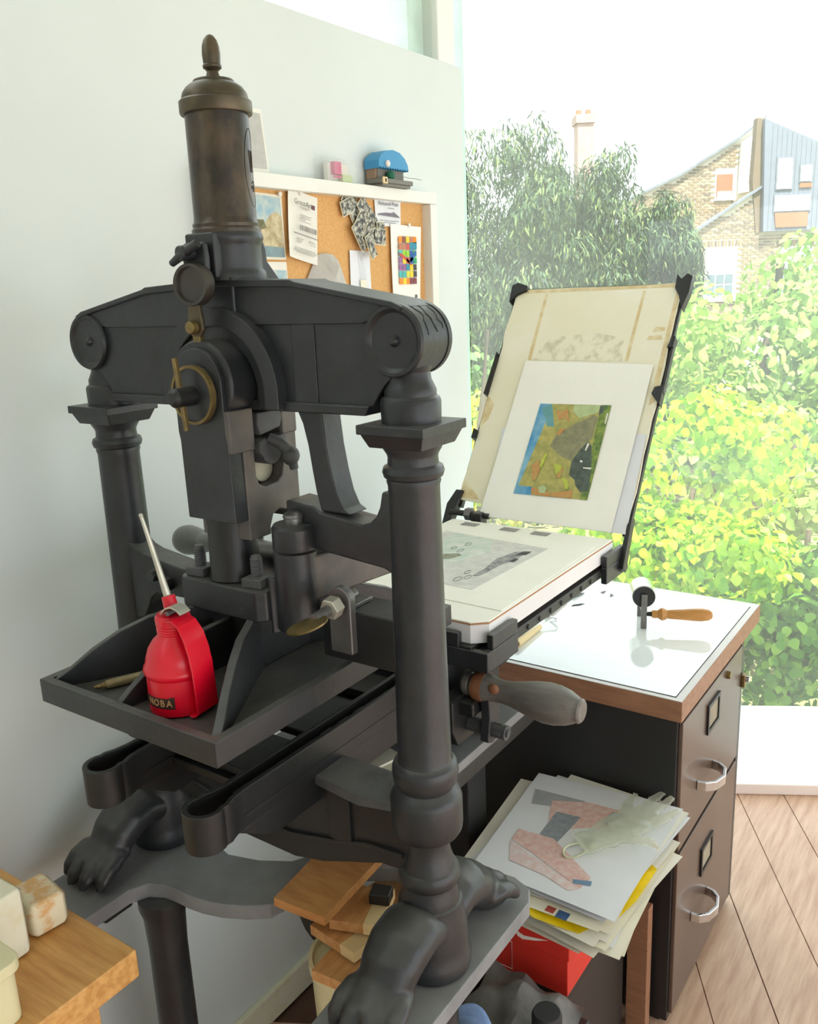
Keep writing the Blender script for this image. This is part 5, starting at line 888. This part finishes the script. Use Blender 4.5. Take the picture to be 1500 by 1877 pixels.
HEART = (np.array([[0, 0, 0], [.12, .30, .03], [.42, .44, .06], [.75, .26, .02], [1, 0, -.08], [.75, -.26, .02], [.42, -.44, .06], [.12, -.30, .03], [.45, 0, -.03]]), [(0, 8, 1), (1, 8, 2), (2, 8, 3), (3, 8, 4), (4, 8, 5), (5, 8, 6), (6, 8, 7), (7, 8, 0)])
SPRAY = (np.array([[0, 0, 0], [.35, .09, .03], [1, 0, -.05], [.35, -.09, .03], [.7, .06, .0], [.7, -.06, .0]]), [(0, 3, 1), (1, 3, 5, 4), (4, 5, 2)])
OVAL = (np.array([[0, 0, 0], [.3, .28, .04], [.7, .22, .02], [1, 0, -.05], [.7, -.22, .02], [.3, -.28, .04]]), [(0, 5, 1), (1, 5, 4, 2), (2, 4, 3)])
def blob_points(blobs, n, rng, face=None):
    w = np.array([b[3] * b[5] for b in blobs]); w = w / w.sum(); ix = rng.choice(len(blobs), n, p=w); d = rng.normal(size=(n, 3)); d /= np.linalg.norm(d, axis=1)[:, None]
    B = np.array(blobs)[ix]; rad = rng.uniform(.72, 1.03, n)[:, None]
    loc = np.stack([B[:, 0] + d[:, 0] * B[:, 3] * rad[:, 0], B[:, 1] + d[:, 1] * B[:, 4] * rad[:, 0], B[:, 2] + d[:, 2] * B[:, 5] * rad[:, 0]], 1)
    return loc, d
def to_world(p): return p[:, :1] * np.array(RW) + p[:, 1:2] * np.array(FW) + p[:, 2:] * np.array((0, 0, 1.0))
def orient(nrm, rng, droop):
    n = nrm + rng.normal(scale=.45, size=nrm.shape) + np.array((0, 0, .35 * (1 - droop))); n /= np.linalg.norm(n, axis=1)[:, None]
    t = rng.normal(scale=.55, size=n.shape) + np.array((0, 0, -droop * 1.6)) + nrm * .3; t -= n * (t * n).sum(1)[:, None]; t /= np.linalg.norm(t, axis=1)[:, None] + 1e-9
    return t, np.cross(n, t), n
def leaves(name, mat, parent, loc, nrm, size, shape, rng, droop=.5, label=None, kind='stuff'):
    sv, sf = shape; t, b, n = orient(nrm, rng, droop); k = len(sv); N_ = len(loc); off = np.array(OFF[parent.name])
    V = (loc - off)[:, None, :] + size[:, None, None] * (sv[None, :, 0:1] * t[:, None, :] + sv[None, :, 1:2] * b[:, None, :] + sv[None, :, 2:3] * n[:, None, :])
    me = bpy.data.meshes.new(name); V = V.reshape(-1, 3); nl = [len(f) for f in sf]
    idx = np.concatenate([np.array(f) for f in sf]); li = (idx[None, :] + (np.arange(N_) * k)[:, None]).ravel(); tot = np.tile(np.array(nl), N_); st_ = np.concatenate([[0], np.cumsum(tot)[:-1]])
    me.vertices.add(len(V)); me.vertices.foreach_set('co', V.astype(np.float32).ravel()); me.loops.add(len(li)); me.loops.foreach_set('vertex_index', li.astype(np.int32)); me.polygons.add(len(tot)); me.polygons.foreach_set('loop_start', st_.astype(np.int32)); me.polygons.foreach_set('loop_total', tot.astype(np.int32)); me.update(calc_edges=True); me.validate()
    me.materials.append(MATS[mat]); o = bpy.data.objects.new(name, me); COL.objects.link(o); o.parent = parent; OFF[o.name] = OFF[parent.name]; setp(o, label, None, None, kind); return o
def plant(name, label, cat, blobs, n, size, mat, shape, seed, droop=.5, stems=(), group=None, singles=0, sing_size=None, extra=None):
    rng = np.random.default_rng(seed); b0 = blobs[0]; base = gp_(b0[0], b0[1], -1.2); r = thing(name, label, cat, tuple(base), group)
    p, d = blob_points(blobs, n, rng); wp = to_world(p); wd = to_world(d); sz = rng.uniform(size[0], size[1], n)
    if singles:   # the leaves nearest the window are objects of their own
        depth = wp @ np.array(FW) + rng.uniform(0, .25, n); order = np.argsort(depth); near = order[:singles]; rest = order[singles:]
        sv, sf = shape; proto = []
        for c_ in range(3):
            me = bpy.data.meshes.new('leaf'); me.from_pydata([(x, y, z * (1 + .5 * c_)) for x, y, z in sv.tolist()], [], sf); me.materials.append(MATS[extra[c_]]); proto.append(me)
        t, b, nn_ = orient(wd[near], rng, droop)
        for i, k in enumerate(near):
            o = bpy.data.objects.new('leaf', proto[i % 3]); COL.objects.link(o); o.parent = r; s_ = float(sz[k])
            mw = Matrix(((t[i][0], b[i][0], nn_[i][0]), (t[i][1], b[i][1], nn_[i][1]), (t[i][2], b[i][2], nn_[i][2]))).to_4x4(); o.matrix_local = Matrix.Translation(Vector(wp[k]) - base) @ mw @ Matrix.Scale(s_, 4)
        wp, wd, sz = wp[rest], wd[rest], sz[rest]
    leaves('foliage', mat, r, wp, wd, sz, shape, rng, droop)
    for path, rad in stems: MB().tube([gp_(*q) for q in path], rad, 8).build('stem', 'bark', r)
    return r
rs = np.random.default_rng(3)
def blobs_in(n, s, d, z, r, top=None):
    out = []
    for _ in range(n):
        ss = rs.uniform(*s); zz_ = rs.uniform(*z); q = rs.uniform(*r)
        if top is not None and zz_ > top(ss): zz_ = rs.uniform(z[0], top(ss))
        out.append((ss, rs.uniform(*d), zz_, q, q, q * rs.uniform(.7, 1.0)))
    return out
M('leaf_a', S(158, 200, 30), 0.45, 0, 0.1, 3, trans=0.45); M('leaf_b', S(112, 168, 26), 0.45, 0, 0.1, 3, trans=0.4); M('leaf_c', S(192, 216, 60), 0.45, 0, 0.1, 3, trans=0.45)
LEAFS = ('leaf_a', 'leaf_b', 'leaf_c')
plant('garden_shrub', 'dense yellow green leafy shrub just outside the window beside the cabinet', 'shrub', blobs_in(26, (.95, 1.95), (4.1, 4.8), (-.5, .80), (.16, .30), lambda s: .82 - .15 * max(0, s - 1.5)), 6500, (.040, .070), 'leaf_lime', HEART, 11, .75, [([(1.3, 4.5, -1.2), (1.35, 4.5, -.3), (1.5, 4.6, .4)], [.04, .03, .015]), ([(1.7, 4.5, -1.2), (1.7, 4.5, -.2), (1.6, 4.6, .5)], [.03, .025, .012])], singles=300, extra=LEAFS)
plant('ivy_curtain', 'darker green ivy hanging low behind the cabinet corner', 'ivy', blobs_in(16, (1.55, 2.5), (4.0, 4.5), (-.95, .15), (.14, .24)), 2600, (.045, .075), 'leaf_green', HEART, 12, 1.0, [([(2.0, 4.4, -1.2), (2.05, 4.4, .2)], [.03, .015])])
plant('maple_tree', 'pale hazy maple tree at the right beyond the window', 'tree', blobs_in(26, (2.3, 3.9), (7.2, 8.4), (.2, 1.75), (.25, .45), lambda s: 1.2 + .75 * max(0, s - 2.7)), 5200, (.07, .12), 'leaf_maple', OVAL, 13, .6, [([(3.2, 8.0, -1.2), (3.2, 8.0, .6), (3.3, 8.0, 1.6)], [.10, .08, .04]), ([(3.2, 8.0, .3), (2.7, 7.8, .9)], [.05, .03])])
plant('gold_shrub', 'yellow green shrub left of the tympan beside the window edge', 'shrub', blobs_in(12, (.05, .95), (6.0, 6.8), (-.2, 1.28), (.18, .3)), 2600, (.05, .09), 'leaf_gold', OVAL, 14, .5, [([(.5, 6.4, -1.2), (.5, 6.4, .5), (.55, 6.4, 1.2)], [.05, .04, .02])])
plant('garden_hedge', 'dark green hedge across the garden behind the shrubs', 'hedge', blobs_in(34, (-.5, 8.5), (10, 11.5), (-1.0, .7), (.5, .8)), 7000, (.10, .18), 'leaf_hedge', OVAL, 15, .5, [([(3.5, 10.8, -1.2), (3.5, 10.8, .6)], [.08, .04])])
plant('garden_shrub', 'sunlit pale shrub between the lime shrub and the maple tree', 'shrub', blobs_in(16, (1.9, 3.4), (5.4, 6.2), (-.9, .62), (.2, .36)), 3200, (.055, .095), 'leaf_maple', HEART, 16, .6, [([(2.6, 5.9, -1.2), (2.6, 5.9, .4)], [.05, .02])])
def yew(s, d, top, rad, seed, label):
    b = []; rng = np.random.default_rng(seed)
    for i in range(46):
        t = (i + .5) / 46; z = -.6 + (top + .5) * t; r_ = rad * (1 - max(0, t - .6) / .46) ** .6 * rng.uniform(.75, 1.1); a = rng.uniform(0, 2 * PI)
        b.append((s + .6 * r_ * math.cos(a), d + .6 * r_ * math.sin(a), z, .42 * r_ + .10, .42 * r_ + .10, .30 + .22 * r_))
    plant('yew_tree', label, 'tree', b, 26000, (.09, .19), 'leaf_yew', SPRAY, seed, 1.3, [([(s, d, -1.2), (s, d, top * .7)], [.16, .05])], group='yew trees beyond the garden')
yew(.95, 16.0, 4.0, 1.3, 31, 'drooping yew tree nearest the white wall corner'); yew(1.95, 15.0, 3.95, 1.25, 32, 'tallest drooping yew tree left of the chimney'); yew(3.45, 15.3, 3.5, 1.0, 33, 'drooping yew tree right of the chimney'); yew(4.3, 15.0, 2.75, .68, 34, 'small drooping yew tree against the brick house'); yew(2.75, 16.6, 3.5, 1.2, 35, 'broad yew tree in the gap below the chimney'); yew(-.3, 16.5, 3.9, 1.1, 36, 'yew tree mostly hidden behind the wall corner')

# brick house
hs = thing('brick_house', 'yellow brick house with slate gables and a grey timber dormer beyond the trees', 'house', tuple(gp_(8, 22.5, -1.2)))
M('mortar', S(214, 206, 190), 0.9, 0, 0.05, 4); M('brick_a', S(140, 120, 94), 0.85, 0, 0.15, 6); M('brick_b', S(116, 100, 82), 0.85, 0, 0.15, 6); M('brick_c', S(160, 144, 118), 0.85, 0, 0.12, 6); M('slate', S(110, 116, 126), 0.6, 0, 0.15, 6); M('timber_grey', S(112, 118, 132), 0.7, 0, 0.1, 4, stretch=(1, 1, 6)); M('brick_red', S(160, 100, 72), 0.8, 0, 0.1, 6); M('house_white', S(236, 238, 240), 0.6, 0, 0.02, 4); M('pane_dark', S(96, 112, 120), 0.15, 0, 0.1, 3); M('pane_light', S(206, 220, 224), 0.15, 0, 0.05, 3)
def hpoly(poly, d0, d1, name, mat, par=None, **k):
    n = len(poly); vs = [gp_(s, d0, z) for s, z in poly] + [gp_(s, d1, z) for s, z in poly]
    return MB().add(vs, [tuple(range(n)), tuple(range(2 * n - 1, n - 1, -1))] + [(i, (i + 1) % n, n + (i + 1) % n, n + i) for i in range(n)]).build(name, mat, par or hs, flat=True, **k)
lowW = [(5.9, -1.2), (11.5, -1.2), (11.5, 3.7), (8.75, 3.70), (6.02, 2.02), (5.9, 1.9)]
upW = [(5.6, -1.2), (11.5, -1.2), (11.5, 4.2), (9.05, 5.3), (8.44, 4.85), (6.97, 4.02), (5.6, 3.45)]
wl_ = hpoly(lowW, 22.0, 22.4, 'front_wall', 'mortar'); wu_ = hpoly(upW, 23.5, 23.9, 'rear_wall', 'mortar')
wins = [(7.22, 7.99, 1.0, 2.2), (9.05, 9.75, 1.0, 2.15)]
def inside(poly, x, y):
    c = False; n = len(poly)
    for i in range(n):
        x1, y1 = poly[i]; x2, y2 = poly[(i + 1) % n]
        if (y1 > y) != (y2 > y) and x < (x2 - x1) * (y - y1) / (y2 - y1) + x1: c = not c
    return c
bw, bh = .200, .0665
proto = []
for mt in ('brick_a', 'brick_b', 'brick_c'):
    o = MB().box((-bw / 2 + .011, -.012, -bh / 2 + .011), (bw / 2 - .011, .012, bh / 2 - .011)); me = bpy.data.meshes.new('brick'); me.from_pydata(o.v, [], o.f); me.materials.append(MATS[mt]); proto.append(me)
spots = []
for wall, poly, d0, zlo in ((wl_, lowW, 21.99, .1), (wu_, upW, 23.49, 1.9)):
    z = zlo; r_ = 0
    while z < 5.4:
        s_ = 5.6 + (bw / 2 if r_ % 2 else 0)
        while s_ < 10.4:
            ok = all(inside(poly, s_ + a * .1, z + b * .035) for a in (-1, 1) for b in (-1, 1))
            if d0 < 22.5:
                for a, b, c_, e in wins:
                    if a - .11 < s_ < b + .11 and c_ - .04 < z < e + .17: ok = False
                if s_ > 8.5 and z > 2.45: ok = False
            else:
                if 7.85 < s_ < 8.42 and 3.4 < z < 4.17: ok = False
                if s_ > 8.40: ok = False
                if inside(lowW, s_ * .94, 1.5 + (z - 1.5) * .936) : ok = False
            if ok: spots.append((wall, s_, d0, z))
            s_ += bw
        z += bh; r_ += 1
near_ = sorted(range(len(spots)), key=lambda i: (spots[i][2], abs(spots[i][1] - 7.6) + abs(spots[i][3] - 1.9)))
yrot = math.atan2(RW.y, RW.x); rest = {}
for rank, i in enumerate(near_):
    wall, s_, d_, z = spots[i]; c = gp_(s_, d_, z)
    if rank < 300:
        o = bpy.data.objects.new('brick', proto[random.choice((0, 0, 1, 2))]); COL.objects.link(o); o.parent = wall; o.location = c - OFF[wall.name]; o.rotation_euler = (0, 0, yrot)
    else: rest.setdefault(wall.name, []).append((wall, c))
for nm, lst in rest.items():
    ms = [MB(), MB(), MB()]
    for wall, c in lst:
        q = random.choice((0, 0, 1, 2)); t_ = [c + RW * a * (bw / 2 - .011) + FW * b * .012 + Vector((0, 0, e * (bh / 2 - .011))) for b in (-1, 1) for a, e in ((-1, -1), (1, -1), (1, 1), (-1, 1))]
        ms[q].add(t_, [(0, 1, 2, 3), (4, 7, 6, 5), (0, 4, 5, 1), (1, 5, 6, 2), (2, 6, 7, 3), (3, 7, 4, 0)])
    for q, mt in enumerate(('brick_a', 'brick_b', 'brick_c')): ms[q].build('brickwork', mt, lst[0][0], flat=True, kind='stuff')
# gable copings and roofs
def coping(a, b, d0, d1, t=.06): hpoly([a, b, (b[0], b[1] + t), (a[0], a[1] + t)], d0, d1, 'roof_coping', 'slate')
coping((6.0, 2.0), (8.75, 3.69), 21.88, 22.1); coping((5.6, 3.45), (6.97, 4.02), 23.38, 23.6); coping((6.97, 4.02), (8.44, 4.85), 23.38, 23.6); coping((8.44, 4.85), (9.05, 5.3), 23.38, 23.6)
for a, b, c_, e in wins:
    w_ = hpoly([(a, c_), (b, c_), (b, e), (a, e)], 21.965, 22.0, 'window', 'house_white'); m_ = (a + b) / 2; h_ = (c_ + e) / 2
    for i in range(3):
        x0 = a + .06 + i * (b - a - .12) / 3; x1 = x0 + (b - a - .12) / 3 - .025
        for z0, z1, mt in ((c_ + .08, c_ + .08 + (h_ - c_ - .1) * .48, 'pane_dark'), (c_ + .08 + (h_ - c_ - .1) * .54, h_ - .03, 'pane_dark'), (h_ + .04, h_ + .04 + (e - h_ - .1) * .48, 'pane_light'), (h_ + .04 + (e - h_ - .1) * .54, e - .06, 'pane_light')): hpoly([(x0, z0), (x1, z0), (x1, z1), (x0, z1)], 21.955, 21.966, 'pane', mt, w_)
    hpoly([(a - .06, c_ - .07), (b + .06, c_ - .07), (b + .06, c_), (a - .06, c_)], 21.92, 22.0, 'window_sill', 'house_white')
    for i in range(12): x0 = a - .1 + i * (b - a + .2) / 12; hpoly([(x0 + .006, e + .02), (x0 + .058, e + .02), (x0 + .060 + .004 * (i - 6), e + .16), (x0 + .004 * (i - 6), e + .16)], 21.975, 22.0, 'arch_brick', ('brick_b', 'brick_a')[i % 2])
bwn = hpoly([(7.93, 3.47), (8.33, 3.47), (8.33, 4.03), (7.93, 4.03)], 23.47, 23.5, 'blocked_window', 'brick_red'); hpoly([(7.88, 3.40), (8.38, 3.40), (8.38, 3.47), (7.88, 3.47)], 23.43, 23.5, 'stone_sill', 'house_white'); hpoly([(7.95, 3.48), (8.31, 3.48), (8.31, 3.62), (7.95, 3.62)], 23.46, 23.475, 'white_patch', 'house_white', bwn)
hpoly([(8.47, 3.55), (9.0, 3.62), (9.0, 5.1), (8.47, 4.75)], 23.3, 23.48, 'white_panel', 'house_white')
hpoly([(8.40, 2.5), (8.52, 2.5), (8.52, 5.05), (8.30, 5.08), (8.26, 3.7)], 21.95, 22.2, 'pier', 'brick_b')
dm_ = hpoly([(8.52, 2.52), (10.6, 2.52), (10.6, 4.1), (8.42, 5.03)], 21.8, 22.0, 'timber_dormer', 'timber_grey')
for i in range(1, 18): x0 = 8.5 + i * .115; hpoly([(x0, 2.52), (x0 + .012, 2.52), (x0 + .012, 4.98 - (x0 - 8.42) * .43), (x0, 4.98 - (x0 - 8.42) * .43)], 21.79, 21.8, 'batten', 'slate', dm_)
for a, b, c_, e in ((8.77, 9.11, 3.47, 4.14), (9.32, 9.57, 3.62, 3.97), (8.75, 9.58, 2.97, 3.31)): hpoly([(a - .03, c_ - .03), (b + .03, c_ - .03), (b + .03, e + .03), (a - .03, e + .03)], 21.775, 21.79, 'window_trim', 'slate', dm_); hpoly([(a, c_), (b, c_), (b, e), (a, e)], 21.76, 21.777, 'pane', 'house_white', dm_)
hpoly([(9.3, 3.48), (9.6, 3.48), (9.58, 3.58), (9.32, 3.58)], 21.77, 21.79, 'brick_patch', 'brick_red', dm_); hpoly([(8.8, 2.60), (9.55, 2.60), (9.55, 2.93), (8.76, 2.93)], 21.77, 21.79, 'brick_patch', 'brick_red', dm_)
M('chimney_brick', S(168, 142, 134), 0.9, 0, 0.15, 3)
chm = thing('chimney_stack', 'tall pale brick chimney rising behind the yew trees', 'chimney', tuple(gp_(5.05, 26, -1.2)))
hpoly([(4.86, -1.2), (5.4, -1.2), (5.3, 5.8), (4.86, 5.8)], 26, 26.6, 'shaft', 'chimney_brick', chm); hpoly([(4.80, 5.8), (5.34, 5.8), (5.34, 6.02), (4.80, 6.02)], 25.95, 26.65, 'chimney_cap', 'chimney_brick', chm)
for q in (4.93, 5.2): MB().lathe([(0, 0), (.09, 0), (.075, .16), (0, .16)], gp_(q, 26.3, 6.02), (0, 0, 1), 12).build('chimney_pot', 'brick_red', chm)
# pot outside the clerestory
hpt = thing('hanging_pot', 'small tan plant pot seen through the clerestory glass', 'pot', (1.62, 1.33, 2.30))
MB().lathe([(0, 2.155), (.012, 2.155), (.020, 2.20), (.0, 2.20)], (1.64, 1.40, 0), seg=16).build('pot', 'turned_wood', hpt); MB().tube([(1.64, 1.40, 2.20), (1.66, 1.40, 2.30), (1.64, 1.40, 2.42)], .002, 6).build('cord', 'bark', hpt)
